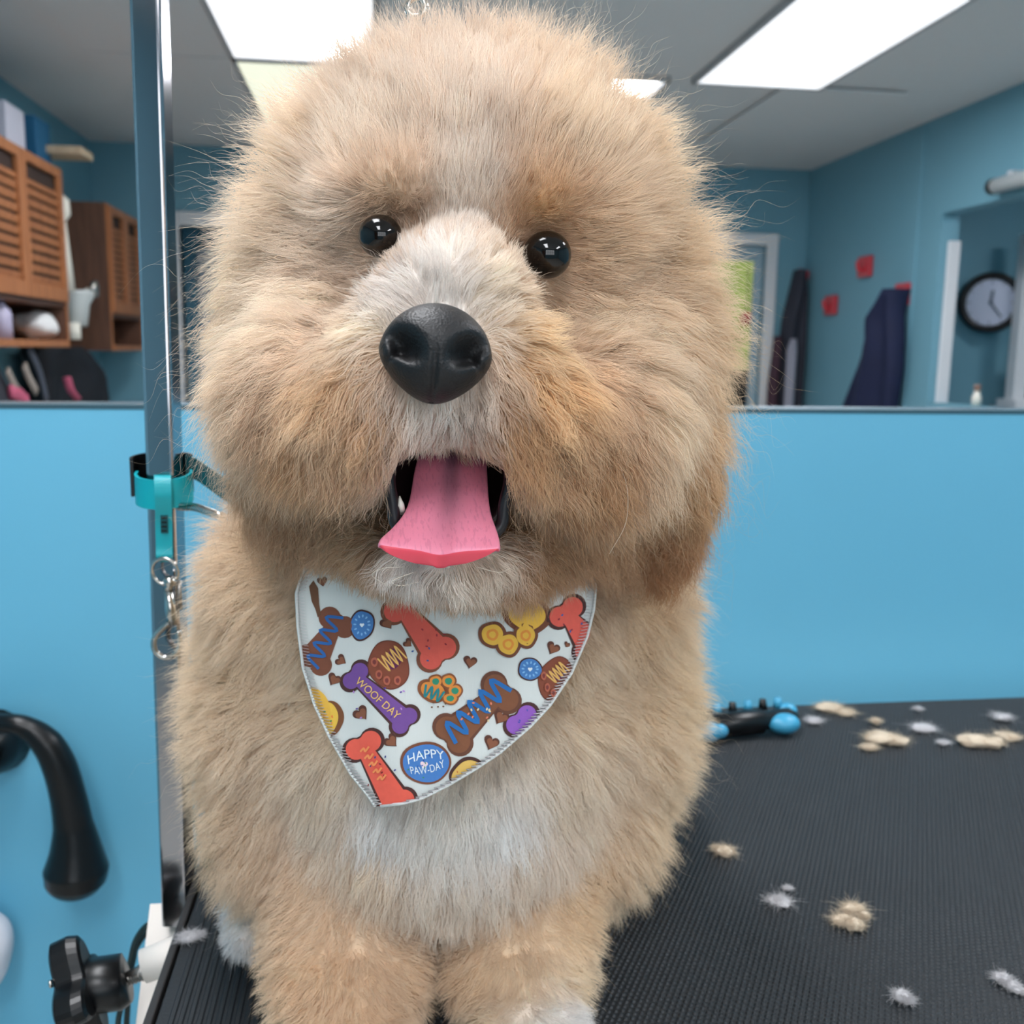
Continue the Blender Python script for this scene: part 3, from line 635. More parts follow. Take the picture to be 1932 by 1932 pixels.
# ================================================================== TEAL RESTRAINT LOOP ON THE POLE
def pp(px, py, dy=0.0): return at(px, py, Y=PYL+dy)
gl_ = empty('restraint_loop', (PX, PYL-0.02, pp(300, 930).z), 'teal rubber restraint strap with metal snap wrapped around the pole', 'strap')
cxw = (pp(308, 915).x)
def band(bm, c, R, h, th, tilt, a0, a1, n=40, ell=(1, 1)):
    ins, outs = [], []
    for k in range(n+1):
        a = a0+(a1-a0)*k/n; ca, sa = math.cos(a), math.sin(a)
        zc = c.z + tilt*sa*R
        for L, rr in ((ins, R), (outs, R+th)):
            x, y = c.x+rr*ell[0]*ca, c.y+rr*ell[1]*sa
            L.append((bm.verts.new((x, y, zc-h/2)), bm.verts.new((x, y, zc+h/2))))
    for k in range(n):
        for L, fl in ((ins, 0), (outs, 1)):
            bm.faces.new((L[k][0], L[k+1][0], L[k+1][1], L[k][1]))
        bm.faces.new((ins[k][1], ins[k+1][1], outs[k+1][1], outs[k][1])); bm.faces.new((ins[k][0], outs[k][0], outs[k+1][0], ins[k+1][0]))
    for k in (0, n):
        bm.faces.new((ins[k][0], ins[k][1], outs[k][1], outs[k][0]))
    return bm
cb_ = Vector((pp(311, 905).x, PYL-0.003, pp(308, 917).z))
setpar(obj('wrap_band', band(bmesh.new(), cb_, 0.0195, 0.0225, 0.002, 0.18, PI*0.95, PI*2.12), MT['teal'], None, False), gl_)
setpar(obj('buckle', band(bmesh.new(), cb_+Vector((-0.001, 0.001, 0.008)), 0.0212, 0.03, 0.0025, 0.1, PI*0.15, PI*1.06), MT['black'], None, False), gl_)
bm = bmesh.new()
def strip(bm, pts, wdt, th=0.0018, wv=Vector((1, 0, 0))):
    pts = [Vector(p) for p in pts]; rows = []
    for i, p in enumerate(pts):
        t = (pts[min(i+1, len(pts)-1)]-pts[max(i-1, 0)]).normalized(); nrm = t.cross(wv).normalized()
        rows.append([bm.verts.new(p+wv*sx_*wdt/2+nrm*sn*th/2) for sx_, sn in ((-1, -1), (1, -1), (1, 1), (-1, 1))])
    for i in range(len(rows)-1):
        for k in range(4): bm.faces.new((rows[i][k], rows[i][(k+1) % 4], rows[i+1][(k+1) % 4], rows[i+1][k]))
    bm.faces.new(rows[0][::-1]); bm.faces.new(rows[-1]); return bm
strip(bm, catmull([pp(306, 898, -0.014), pp(307, 903, -0.0245), pp(308, 930, -0.0275), pp(309, 952, -0.0255), pp(309, 985, -0.020), pp(310, 1030, -0.019), pp(310, 1050, -0.0205), pp(310, 1058, -0.017)], 5), 0.0122, 0.002)
ts = setpar(obj('hanging_strap', bm, MT['teal'], None, False), gl_)
bm = bmesh.new(); strip(bm, [pp(309.5, 972, -0.0232), pp(310.5, 1006, -0.0212)], 0.0055, 0.0004)
setpar(obj('printed_tag', bm, MT['teal_d']), gl_)
for i in range(4):
    bm = bmesh.new(); strip(bm, [pp(309.5, 976+i*8, -0.0237), pp(310, 979+i*8, -0.0235)], 0.004, 0.0004); setpar(obj('printed_mark', bm, MT['black']), gl_)
rg = bmesh.new(); rc = pp(311, 1078, -0.022); torus(rg, rc, (0.15, 1, 0.1), 0.0100, 0.0015, 32, 8, sq=(1, 1.05)); setpar(obj('d_ring', rg, MT['nickel'], None, True), gl_)
bm = bmesh.new(); tube(bm, [pp(322, 1088, -0.024), pp(321, 1094, -0.024), pp(320, 1100, -0.024), pp(319, 1106, -0.024), pp(318, 1114, -0.024)], [0.003, 0.0055, 0.005, 0.003, 0.0038], 14); setpar(obj('swivel', bm, MT['nickel'], None, True), gl_)
bm = bmesh.new(); tube(bm, [pp(318, 1112, -0.024), pp(322, 1150, -0.024), pp(327, 1178, -0.024)], [0.0034, 0.0045, 0.004], 12)
setpar(obj('snap_body', bm, MT['nickel'], None, True), gl_)
bm = bmesh.new(); tube(bm, catmull([pp(326, 1170, -0.024), pp(306, 1186, -0.025), pp(291, 1206, -0.025), pp(293, 1228, -0.025), pp(310, 1240, -0.025), pp(330, 1234, -0.025), pp(340, 1215, -0.024), pp(336, 1190, -0.024)], 6), 0.0024, 10)
setpar(obj('snap_hook', bm, MT['nickel'], None, True), gl_)
bm = bmesh.new(); tube(bm, [pp(338, 1095, -0.02), pp(340, 1150, -0.02)], 0.0018, 8); setpar(obj('latch_lever', bm, MT['steel'], None, True), gl_)
bm = bmesh.new(); strip(bm, catmull([pp(352, 878, 0.012), pp(372, 886, 0.0), pp(396, 902, -0.02), pp(450, 940, -0.05), pp(520, 980, -0.06)], 5), 0.017, 0.002, Vector((0, 0, 1)))
setpar(obj('neck_strap', bm, MT['teal_d']), gl_)
bm = bmesh.new(); tube(bm, catmull([pp(336, 955, -0.016), pp(350, 956, -0.02), pp(372, 958, -0.03), pp(420, 975, -0.05)], 5), 0.0032, 10)
setpar(obj('slide_bar', bm, MT['nickel'], None, True), gl_)
# thin teal cord behind the pole base
tc = tube(bmesh.new(), catmull([pp(366, 1530, 0.03), pp(372, 1560, 0.02), pp(378, 1580, 0.03), pp(371, 1606, 0.02), pp(366, 1650, 0.05)], 6), 0.0022, 8)
tag(obj('teal_cord', tc, mat('teal_cord', (20, 104, 116), 0.6), None, True), 'thin teal cord dangling between the pole and the dog\'s flank', 'cord')
# cables hanging by the clamp
for i, (ofs, lb) in enumerate(((0, 'dark green cable looping behind the clamp, left of the pair'), (14, 'dark green cable looping behind the clamp, right of the pair'))):
    c = tube(bmesh.new(), catmull([pp(330, 1728+ofs*0.7, 0.030+ofs*0.0012), pp(300, 1735+ofs*0.7, 0.03+ofs*0.0006), pp(275, 1748+ofs, 0.03+ofs*0.0006), pp(256, 1775+ofs, 0.03+ofs*0.0006), pp(247+ofs*0.3, 1810, 0.03+ofs*0.0006), pp(240+ofs*0.2, 1850, 0.03+ofs*0.0006), pp(228+ofs*0.9, 1900, 0.03+ofs*0.0006), pp(222+ofs*1.2, 1960, 0.03+ofs*0.0006), pp(230+ofs, 2150, 0.03+ofs*0.0006)], 6), 0.0026, 8)
    tag(obj('cable', c, MT['cable'], None, True), lb, 'cable', 'cables by the clamp')

# ================================================================== WALL HOOK AND TOWEL AT THE LEFT
HK = PY-0.07
def hp(px, py, y=HK): return at(px, py, Y=y)
e = empty('wall_hook', (hp(-20, 1372).x, PY, hp(-20, 1372).z), 'glossy black curved hook with bulbous end on the blue wall', 'hook')
pts = catmull([hp(-70, 1372, PY-0.05), hp(-30, 1366, PY-0.055), hp(15, 1364), hp(52, 1374), hp(88, 1402), hp(112, 1445), hp(128, 1500), hp(138, 1555), hp(143, 1600), hp(144, 1638), hp(143, 1662), hp(143, 1677), hp(143, 1687), hp(143, 1691)], 8)
rs = list(np.interp(np.linspace(0, 13, len(pts)), range(14), [0.011, 0.011, 0.0115, 0.014, 0.0185, 0.0205, 0.0215, 0.024, 0.031, 0.0395, 0.037, 0.029, 0.017, 0.003]))
setpar(obj('hook_arm', tube(bmesh.new(), pts, rs, 24), MT['black'], None, True), e)
c0 = hp(-10, 1398, PY)
bm = bmesh.new(); tube(bm, [(c0.x, PY, c0.z), (c0.x, PY-0.025, c0.z), (c0.x+0.002, PY-0.07, c0.z+0.01)], [0.045, 0.036, 0.02], 20); setpar(obj('wall_plate', bm, MT['black'], None, True), e)
p = hp(-30, 1790, PY-0.05)
tw = lump('towel', p, (0.036, 0.04, 0.05), MT['fabric_w'], 31, 0.12, 4, None, 2.2)
tag(tw, 'white terry towel bundle at the lower left edge against the blue wall', 'towel')

# ================================================================== THE DOG
DY = 0.0
dogroot = at(850, 1700, Y=0.66); dogroot.z = TZ
dog = empty('dog', dogroot, 'fluffy cream and tan dog sitting on the table with its tongue out', 'dog')
def dp(px, py, Y): return at(px, py, Y=Y)
bm = bmesh.new()
def E(px, py, Y, r, rot=None): ellipsoid(bm, dp(px, py, Y), r, 3, rot)
def capsule(p0, p1, r0, r1, n=10):
    for i in range(n+1):
        t = i/n; r = r0+(r1-r0)*t; ellipsoid(bm, Vector(p0).lerp(Vector(p1), t), (r, r, r), 2)
rz = lambda a: Matrix.Rotation(math.radians(a), 3, 'Y')
# head
E(890, 420, 0.57, (0.098, 0.100, 0.080)); E(895, 340, 0.58, (0.080, 0.085, 0.058)); E(885, 530, 0.565, (0.096, 0.085, 0.070))
E(665, 640, 0.55, (0.048, 0.055, 0.055)); E(1120, 690, 0.55, (0.050, 0.055, 0.058))
E(848, 560, 0.475, (0.034, 0.055, 0.030)); E(835, 660, 0.462, (0.042, 0.050, 0.032)); E(835, 715, 0.462, (0.056, 0.048, 0.028))
E(715, 758, 0.462, (0.034, 0.042, 0.024)); E(965, 768, 0.462, (0.036, 0.042, 0.024))
E(625, 740, 0.50, (0.040, 0.045, 0.034)); E(1075, 775, 0.498, (0.044, 0.045, 0.038))
E(760, 350, 0.500, (0.036, 0.03, 0.020), rz(-8)); E(1010, 375, 0.500, (0.038, 0.03, 0.020), rz(8))
# throat, jaw
E(850, 960, 0.60, (0.085, 0.075, 0.080)); E(838, 1040, 0.48, (0.032, 0.040, 0.010)); E(838, 1035, 0.515, (0.046, 0.055, 0.018)); E(850, 1010, 0.56, (0.075, 0.06, 0.035))
E(650, 930, 0.58, (0.036, 0.045, 0.050)); E(1050, 960, 0.58, (0.040, 0.045, 0.050))
# ears (hanging flaps merging with the head)
E(562, 600, 0.58, (0.022, 0.050, 0.070), rz(4)); E(540, 800, 0.58, (0.020, 0.045, 0.055)); E(540, 900, 0.575, (0.017, 0.03, 0.028))
E(1228, 640, 0.58, (0.022, 0.050, 0.072), rz(-4)); E(1245, 840, 0.58, (0.021, 0.045, 0.060)); E(1240, 975, 0.575, (0.017, 0.03, 0.032))
# trunk
E(845, 1130, 0.635, (0.112, 0.095, 0.080)); E(835, 1330, 0.675, (0.130, 0.125, 0.120)); E(840, 1500, 0.645, (0.110, 0.090, 0.070)); E(850, 1590, 0.625, (0.080, 0.060, 0.042))
E(530, 1330, 0.69, (0.052, 0.08, 0.100)); E(1130, 1320, 0.69, (0.058, 0.08, 0.105)); E(545, 1530, 0.665, (0.050, 0.06, 0.07)); E(1090, 1530, 0.665, (0.055, 0.06, 0.07))
E(560, 1110, 0.66, (0.050, 0.06, 0.060)); E(1140, 1120, 0.66, (0.050, 0.06, 0.060))
E(840, 1330, 0.80, (0.14, 0.15, 0.14)); E(845, 1420, 0.93, (0.15, 0.14, 0.14))
g0 = dp(845, 1500, 0.95); g0.z = TZ+0.10; ellipsoid(bm, g0, (0.15, 0.13, 0.095), 3)
for sx_, px in ((-1, 560), (1, 1130)):
    h = dp(px, 1500, 0.86); h.z = TZ+0.075; ellipsoid(bm, h, (0.055, 0.12, 0.072), 3)
hpw = dp(478, 1800, 0.69); hpw.z = TZ+0.026; ellipsoid(bm, hpw, (0.018, 0.045, 0.022), 3); ellipsoid(bm, hpw+Vector((0.014, 0.08, 0.02)), (0.026, 0.07, 0.035), 3)
hpr = dp(1080, 1700, 0.74); hpr.z = TZ+0.025; ellipsoid(bm, hpr, (0.026, 0.050, 0.024), 3)
# front legs and paws
legs = []
for px, pxt, r0, r1 in ((660, 640, 0.052, 0.0525), (974, 1010, 0.052, 0.0495)):
    b = dp(px, 1870, 0.595); b.z = TZ+0.034
    t = dp(pxt, 1500, 0.655); capsule(t, b, r0, r1, 12)
    ellipsoid(bm, b+Vector((0, -0.022, -0.010)), (0.036, 0.046, 0.023), 3)
    for k in (-1.5, -0.5, 0.5, 1.5):
        ellipsoid(bm, b+Vector((k*0.016, -0.055+abs(k)*0.006, -0.015)), (0.0105, 0.020, 0.016), 2)
    legs.append(b)
tmp = obj('tmp', bm)
rm = tmp.modifiers.new('r', 'REMESH'); rm.mode = 'VOXEL'; rm.voxel_size = 0.0045
sm = tmp.modifiers.new('s', 'SMOOTH'); sm.iterations = 10; sm.factor = 0.6
dg = bpy.context.evaluated_depsgraph_get(); ev = tmp.evaluated_get(dg)
bme = bpy.data.meshes.new_from_object(ev); bpy.data.objects.remove(tmp)
nv = len(bme.vertices); co = np.empty(nv*3); bme.vertices.foreach_get('co', co); co = co.reshape(-1, 3)
EYES = [(718, 446, 0.4735, 0.0102), (1032, 481, 0.4735, 0.0116)]
EC = [np.array(dp(*q[:3])) for q in EYES]
for c in EC:                                   # eye sockets
    d = np.linalg.norm(co-c, axis=1); co[:, 1] += 0.012*np.exp(-(d/0.018)**2)
co[:, 2] = np.maximum(co[:, 2], TZ+0.003)
bme.vertices.foreach_set('co', co.ravel()); bme.update()
skin = bpy.data.materials.new('skin_and_undercoat'); skin.use_nodes = True
sb = skin.node_tree.nodes['Principled BSDF']; sb.inputs['Roughness'].default_value = 0.9; sb.inputs['Specular IOR Level'].default_value = 0.1
an = skin.node_tree.nodes.new('ShaderNodeAttribute'); an.attribute_name = 'coat'; skin.node_tree.links.new(an.outputs['Color'], sb.inputs['Base Color'])
body = link('body', bme, skin, None, True); setpar(body, dog)

# ---- grooming map : control points (px, py, Y, length mm, flow dx, dy, lift, droop, curl mm, colour, region)
CP = []
def cp(px, py, Y, L, fx, fy, lift, droop, curl, col, reg): CP.append((np.array(dp(px, py, Y)), L/1000, fx, fy, lift, droop, curl/1000, lin(col), reg))
TAN, PALE, WHT, ORG, BRN = (232, 200, 164), (234, 208, 182), (234, 222, 212), (224, 176, 124), (196, 150, 104)
# crown and forehead
cp(880, 130, 0.57, 30, 0.0, -1, .75, .05, 2.4, (206, 178, 152), 'head'); cp(700, 170, 0.56, 32, -.5, -.9, .7, .1, 2.4, (212, 184, 158), 'head'); cp(1080, 170, 0.56, 32, .5, -.9, .7, .1, 2.4, (214, 182, 148), 'head')
cp(880, 260, 0.50, 26, 0.05, -1, .35, 0, 1.2, (232, 206, 182), 'head'); cp(720, 300, 0.50, 26, -.3, -1, .35, 0, 1.2, PALE, 'head'); cp(1060, 310, 0.50, 26, .35, -1, .35, 0, 1.2, TAN, 'head')
cp(560, 280, 0.56, 36, -.9, -.5, .6, .15, 2, TAN, 'head'); cp(1220, 290, 0.56, 36, .9, -.5, .6, .15, 2, (230, 194, 152), 'head')
cp(520, 420, 0.55, 34, -1, -.05, .5, .25, 2, (232, 202, 170), 'head'); cp(1270, 440, 0.55, 34, 1, -.05, .5, .25, 2, (230, 192, 150), 'head')
cp(880, 360, 0.475, 18, 0, -1, .30, 0, .8, (236, 214, 194), 'head'); cp(860, 440, 0.465, 13, .1, -1, .30, 0, .6, (238, 218, 202), 'head')
# brows and eye surrounds
cp(735, 385, 0.47, 12, -.15, -1, .5, 0, .6, (218, 184, 148), 'head'); cp(1025, 405, 0.47, 14, .25, -1, .5, 0, .6, (202, 152, 100), 'head')
cp(640, 420, 0.485, 22, -1, -.2, .35, .1, 1, (236, 210, 186), 'head'); cp(1130, 450, 0.49, 24, .9, -.2, .35, .1, 1, (228, 186, 144), 'head')
cp(700, 480, 0.47, 8, -.7, .6, .35, .1, .4, (236, 214, 194), 'head'); cp(1050, 530, 0.475, 8, .7, .6, .35, .1, .4, (214, 178, 144), 'head')
cp(770, 455, 0.465, 7, .1, -.5, .4, 0, .3, (230, 206, 184), 'head'); cp(975, 470, 0.467, 7, -.1, -.6, .4, 0, .3, (224, 192, 160), 'head')
for (ex, ey, eY, er), rr_ in zip(EYES, (44, 50)):
    for a_ in (20, 65, 115, 160, 215, 270, 325):
        cx_, cy_ = math.cos(math.radians(a_)), -math.sin(math.radians(a_))
        cp(ex+rr_*cx_, ey+rr_*0.9*cy_, 0.468, 6.5, cx_, cy_-0.2, .5, 0, .4, (176, 132, 96) if 0 < a_ < 180 else (206, 172, 142), 'head')
# bridge of the nose and muzzle
cp(820, 520, 0.43, 11, 0, -.9, .45, 0, 1.2, WHT, 'muzzle'); cp(850, 560, 0.415, 9, .05, -.8, .4, 0, .8, WHT, 'muzzle')
cp(740, 560, 0.43, 14, -.8, -.3, .4, 0, 1.2, WHT, 'muzzle'); cp(920, 560, 0.43, 14, .7, -.4, .4, 0, 1.2, (232, 208, 180), 'muzzle')
cp(680, 620, 0.435, 21.6, -1, .2, .4, .2, 2.16, (230, 200, 166), 'muzzle'); cp(990, 620, 0.435, 21.6, 1, .1, .4, .2, 2.16, (230, 184, 130), 'muzzle')
cp(560, 590, 0.50, 32.4, -1, .15, .4, .3, 2.7, (236, 208, 178), 'muzzle'); cp(1130, 620, 0.49, 30.2, 1, .25, .4, .3, 2.7, (236, 200, 162), 'muzzle')
cp(660, 700, 0.43, 30.2, -.7, .8, .3, .5, 2.97, (206, 158, 110), 'muzzle'); cp(1000, 710, 0.43, 30.2, .6, .85, .3, .5, 2.97, (204, 148, 92), 'muzzle')
cp(715, 770, 0.425, 32.4, -.35, 1, .22, .6, 2.97, (180, 130, 84), 'muzzle'); cp(960, 780, 0.425, 34.6, .35, 1, .22, .6, 2.97, (176, 120, 70), 'muzzle')
cp(830, 765, 0.41, 15, 0, 1, .25, .6, 1.4, (226, 212, 202), 'muzzle'); cp(775, 765, 0.41, 17, -.2, 1, .25, .6, 1.4, (224, 204, 188), 'muzzle'); cp(885, 770, 0.41, 17, .2, 1, .25, .6, 1.4, (222, 200, 182), 'muzzle')
cp(620, 800, 0.46, 36.7, -.5, 1, .25, .6, 3.38, (168, 118, 74), 'muzzle'); cp(1080, 830, 0.46, 41.0, .4, 1, .25, .6, 3.38, (166, 112, 66), 'muzzle')
cp(1180, 760, 0.49, 38.9, .7, .8, .35, .5, 2.97, (232, 196, 156), 'muzzle'); cp(560, 720, 0.50, 36.7, -.9, .6, .35, .4, 2.97, (226, 190, 152), 'muzzle')
# cheeks and ears
cp(480, 560, 0.56, 36.7, -1, .3, .4, .4, 2.97, (226, 190, 152), 'ear_l'); cp(450, 720, 0.56, 34.6, -.8, .8, .4, .5, 3.51, (214, 176, 138), 'ear_l'); cp(450, 860, 0.56, 32.4, -.45, 1, .35, .6, 4.05, (168, 128, 92), 'ear_l'); cp(480, 960, 0.555, 28.1, -.3, 1, .35, .6, 4.05, (146, 104, 70), 'ear_l')
cp(1300, 580, 0.56, 36.7, 1, .3, .4, .4, 2.97, (230, 190, 146), 'ear_r'); cp(1320, 740, 0.56, 34.6, .8, .8, .4, .5, 3.51, (222, 178, 130), 'ear_r'); cp(1310, 880, 0.56, 32.4, .35, 1, .35, .6, 4.05, (168, 118, 70), 'ear_r'); cp(1270, 1020, 0.555, 28.1, .2, 1, .35, .6, 4.59, (126, 76, 40), 'ear_r')
cp(560, 900, 0.52, 36.7, -.4, 1, .3, .6, 3.51, (148, 104, 66), 'cheek'); cp(1150, 930, 0.52, 38.9, .35, 1, .3, .6, 3.51, (152, 104, 62), 'cheek'); cp(1210, 850, 0.53, 38.9, .5, 1, .3, .6, 3.51, (190, 140, 92), 'cheek')
# chin, beard
cp(835, 1050, 0.43, 17, 0, 1, .3, .6, 2.4, (226, 212, 200), 'chin'); cp(770, 1050, 0.44, 18, -.5, .9, .3, .6, 2.6, (226, 212, 202), 'chin'); cp(905, 1050, 0.44, 17, .4, .9, .3, .6, 2.4, (214, 190, 166), 'chin')
cp(680, 1000, 0.50, 25.9, -.4, 1, .3, .7, 3.38, (164, 122, 84), 'chin'); cp(1000, 1020, 0.50, 29.2, .3, 1, .3, .7, 3.38, (150, 102, 62), 'chin'); cp(840, 1090, 0.50, 21.6, 0, 1, .3, .7, 2.97, (164, 120, 80), 'chin')
# trunk
for px, py, Y, fx, fy, col in ((500, 1100, .62, -.7, .8, (216, 182, 144)), (1210, 1130, .62, .7, .8, (226, 190, 148)), (840, 1180, .56, 0, 1, TAN), (420, 1250, .66, -1, .5, (222, 188, 148)), (1270, 1270, .66, 1, .5, (230, 196, 152)),
                               (560, 1330, .58, -.7, .8, TAN), (1130, 1330, .58, .7, .8, TAN), (430, 1420, .67, -.9, .6, (218, 182, 142)), (1240, 1430, .67, .9, .6, (228, 192, 148)), (840, 1350, .55, 0, 1, TAN)):
    cp(px, py, Y, 25, fx, fy, .72, .15, 1.4, col, 'body')
for px, py, fx, col in ((600, 1500, -.3, (232, 206, 176)), (720, 1550, -.2, (246, 238, 232)), (850, 1560, 0, (246, 236, 226)), (960, 1540, .2, (248, 240, 234)), (1080, 1500, .35, (232, 204, 172)), (850, 1650, 0, (234, 212, 190)), (700, 1620, -.15, (226, 196, 164)), (1000, 1620, .15, (230, 206, 182))):
    cp(px, py, .56, 30, fx, 1, .35, .45, 1.6, col, 'chest')
cp(460, 1550, .66, 24, -.6, .9, .5, .3, 1.4, (214, 176, 136), 'body'); cp(1180, 1560, .66, 24, .6, .9, .5, .3, 1.4, (224, 186, 142), 'body')
# legs
for px, fx, c1, c2 in ((560, -.5, (222, 184, 146), (228, 184, 140)), (660, 0, (226, 190, 154), (230, 188, 146)), (770, .3, (220, 182, 146), (226, 186, 146)), (880, -.3, (222, 184, 148), (226, 186, 144)), (980, 0, (226, 186, 144), (234, 194, 146)), (1080, .5, (226, 186, 140), (238, 204, 160))):
    cp(px, 1740, .59, 14, fx, 1, .7, .15, 1.0, c1, 'leg'); cp(px, 1850, .57, 12, fx, 1, .75, .1, 0.8, c2, 'leg')
cp(1070, 1930, .55, 13, .4, 1, .6, .1, .8, (246, 240, 236), 'leg'); cp(1000, 1950, .55, 13, 0, 1, .6, .1, .8, (246, 238, 230), 'leg'); cp(900, 1950, .55, 13, 0, 1, .6, .1, .8, (236, 206, 170), 'leg'); cp(640, 1950, .55, 13, 0, 1, .6, .1, .8, (232, 196, 158), 'leg')
cp(455, 1810, .68, 9, -.4, 1, .5, .2, .8, (240, 238, 238), 'leg'); cp(470, 1740, .76, 16, -.4, 1, .5, .2, .8, (210, 176, 138), 'body')
# back of the head, back and haunches
cp(885, 300, .70, 34, 0, .6, .6, .3, 2, TAN, 'head'); cp(850, 900, .72, 30, 0, .8, .5, .3, 2, TAN, 'body'); cp(840, 1200, .90, 28, 0, .6, .5, .3, 1.6, TAN, 'body'); cp(840, 1300, 1.08, 28, 0, 1, .5, .3, 1.6, TAN, 'body')
cp(480, 1400, .90, 26, -.6, .8, .5, .3, 1.6, (216, 180, 140), 'body'); cp(1180, 1400, .90, 26, .6, .8, .5, .3, 1.6, (224, 188, 146), 'body')
CPos = np.array([c[0] for c in CP]); CPar = np.array([[c[1], c[2], c[3], c[4], c[5], c[6], *c[7]] for c in CP])
REG = [c[8] for c in CP]; RN = sorted(set(REG)); RID = np.array([RN.index(r) for r in REG])
def fields(P):
    d2 = ((P[:, None]-CPos[None])**2).sum(2); wgt = 1/(d2+0.006**2)**2
    par = (wgt@CPar)/wgt.sum(1)[:, None]
    return par, RID[np.argmax(wgt, 1)]

# colour of the skin follows the coat
par = np.concatenate([fields(co[i:i+20000])[0] for i in range(0, nv, 20000)])
ca_ = bme.color_attributes.new('coat', 'FLOAT_COLOR', 'POINT')
cc = np.ones((nv, 4)); cc[:, :3] = par[:, 6:9]**0.75*0.9; ca_.data.foreach_set('color', cc.ravel())

# ---- bandana surface (needed to keep the chest fur behind it)
BL = [(1020, 592), (1060, 578), (1090, 566), (1120, 557), (1180, 560), (1260, 570), (1330, 592), (1390, 620), (1460, 660), (1500, 692), (1522, 707)]
BR = [(1020, 1112), (1060, 1120), (1110, 1126), (1150, 1122), (1200, 1110), (1270, 1080), (1330, 1040), (1370, 1003), (1420, 945), (1450, 900), (1480, 850), (1505, 800), (1515, 768), (1522, 712)]
def bl(py): return np.interp(py, [a for a, b in BL], [b for a, b in BL])
def br(py): return np.interp(py, [a for a, b in BR], [b for a, b in BR])
def bandY(px, py):
    px, py = np.asarray(px, float), np.asarray(py, float)
    y = 0.508 + 0.030*((px-838)/280)**2 + 0.016*((py-1420)/320)**2
    y += 0.0016*np.sin(px*0.021+py*0.006) + 0.0012*np.sin(px*0.043-py*0.011+1.0)
    return y

# ---- strands
me = bme; me.calc_loop_triangles(); nt_ = len(me.loop_triangles)
tri = np.empty(nt_*3, np.int32); me.loop_triangles.foreach_get('vertices', tri); tri = tri.reshape(-1, 3)
vn = np.empty(nv*3); me.vertices.foreach_get('normal', vn); vn = vn.reshape(-1, 3)
A, Bv, Cv = co[tri[:, 0]], co[tri[:, 1]], co[tri[:, 2]]
area = np.linalg.norm(np.cross(Bv-A, Cv-A), axis=1)/2
cen = (A+Bv+Cv)/3; fn = np.cross(Bv-A, Cv-A); fn /= np.linalg.norm(fn, axis=1)[:, None]+1e-12
view = C_[None]-cen; view /= np.linalg.norm(view, axis=1)[:, None]
facing = (fn*view).sum(1)
px_, py_2, _z = project(cen)
dens = np.where(facing > -0.35, 1.0, 0.22)*np.where(cen[:, 1] > 0.78, 0.45, 1.0)
dens *= np.where(cen[:, 1] < 0.50, 2.6, np.where(cen[:, 1] < 0.56, 1.8, 1.0))
dens *= np.where(py_2 > 2050, 0.25, 1.0)
prob = area*dens; prob /= prob.sum()
def sample(n, r):
    f = r.choice(nt_, n, p=prob); u = r.random(n); v = r.random(n); fl = u+v > 1; u[fl], v[fl] = 1-u[fl], 1-v[fl]
    w0 = (1-u-v)[:, None]; P = A[f]*w0+Bv[f]*u[:, None]+Cv[f]*v[:, None]
    Nn = vn[tri[f, 0]]*w0+vn[tri[f, 1]]*u[:, None]+vn[tri[f, 2]]*v[:, None]; Nn /= np.linalg.norm(Nn, axis=1)[:, None]
    return P, Nn
K = 8; T = np.linspace(0, 1, K)
def grow(P, Nn, par, jit, phase, wl, lscale):
    L = par[:, 0]*lscale
    fl = par[:, 1:2]*R_[None] - par[:, 2:3]*U_[None]; fl /= np.linalg.norm(fl, axis=1)[:, None]+1e-9
    ft = fl - Nn*(fl*Nn).sum(1)[:, None]; lt = par[:, 3:4]
    d0 = Nn*(lt+0.12)+ft*(1-lt)+jit; d0 /= np.linalg.norm(d0, axis=1)[:, None]
    e1 = np.cross(d0, Nn+1e-3); e1 /= np.linalg.norm(e1, axis=1)[:, None]+1e-9; e2 = np.cross(d0, e1)
    G = np.array([0, 0, -1.0])
    pts = np.empty((len(P), K, 3)); cur = P.copy(); pts[:, 0] = cur
    for k in range(1, K):
        t = (k-0.5)/(K-1)
        d = d0 + G*par[:, 4:5]*t*1.2 + ft*0.35*t; d /= np.linalg.norm(d, axis=1)[:, None]
        cur = cur + d*(L/(K-1))[:, None]; pts[:, k] = cur
    a = par[:, 5]
    for k in range(K):
        t = T[k]; an = 2*PI*(t*L/wl)+phase
        pts[:, k] += (e1*np.sin(an)[:, None] + e2*np.cos(an*0.9+1.3)[:, None]*0.7 - (e1*np.sin(phase)[:, None]+e2*np.cos(phase*0.9+1.3)[:, None]*0.7)*(1-t))*(a*t**0.8)[:, None]
    return pts
NG, NS = 14000, 330000
Pg, Ng = sample(NG, rng); pg = np.concatenate([fields(Pg[i:i+20000])[0] for i in range(0, NG, 20000)])
gj = rng.normal(0, 0.20, (NG, 3)); gp = rng.uniform(0, 2*PI, NG); gw = rng.uniform(0.012, 0.026, NG); gl2 = rng.uniform(0.72, 1.25, NG)
Gpts = grow(Pg, Ng, pg, gj, gp, gw, gl2)
NLK = 2600                                   # locks : groups of guides that hang together on the muzzle, cheeks, ears and chin
_, greg = fields(Pg); LKF = np.array([{'muzzle': .8, 'cheek': .9, 'ear_l': .9, 'ear_r': .95, 'chin': .85, 'head': .35, 'chest': .4}.get(q, .2) for q in RN])[greg]
kl = kdtree.KDTree(NLK)
for i, p in enumerate(Pg[:NLK]): kl.insert(p, i)
kl.balance()
lk = np.fromiter((kl.find(p)[1] for p in Pg), np.int64, NG)
Gpts += (Gpts[lk]-Gpts)*(LKF[:, None]*np.array([0, .03, .12, .27, .45, .6, .72, .8])[None])[:, :, None]
lcol = rng.normal(0, 0.16, NLK)[lk]*LKF
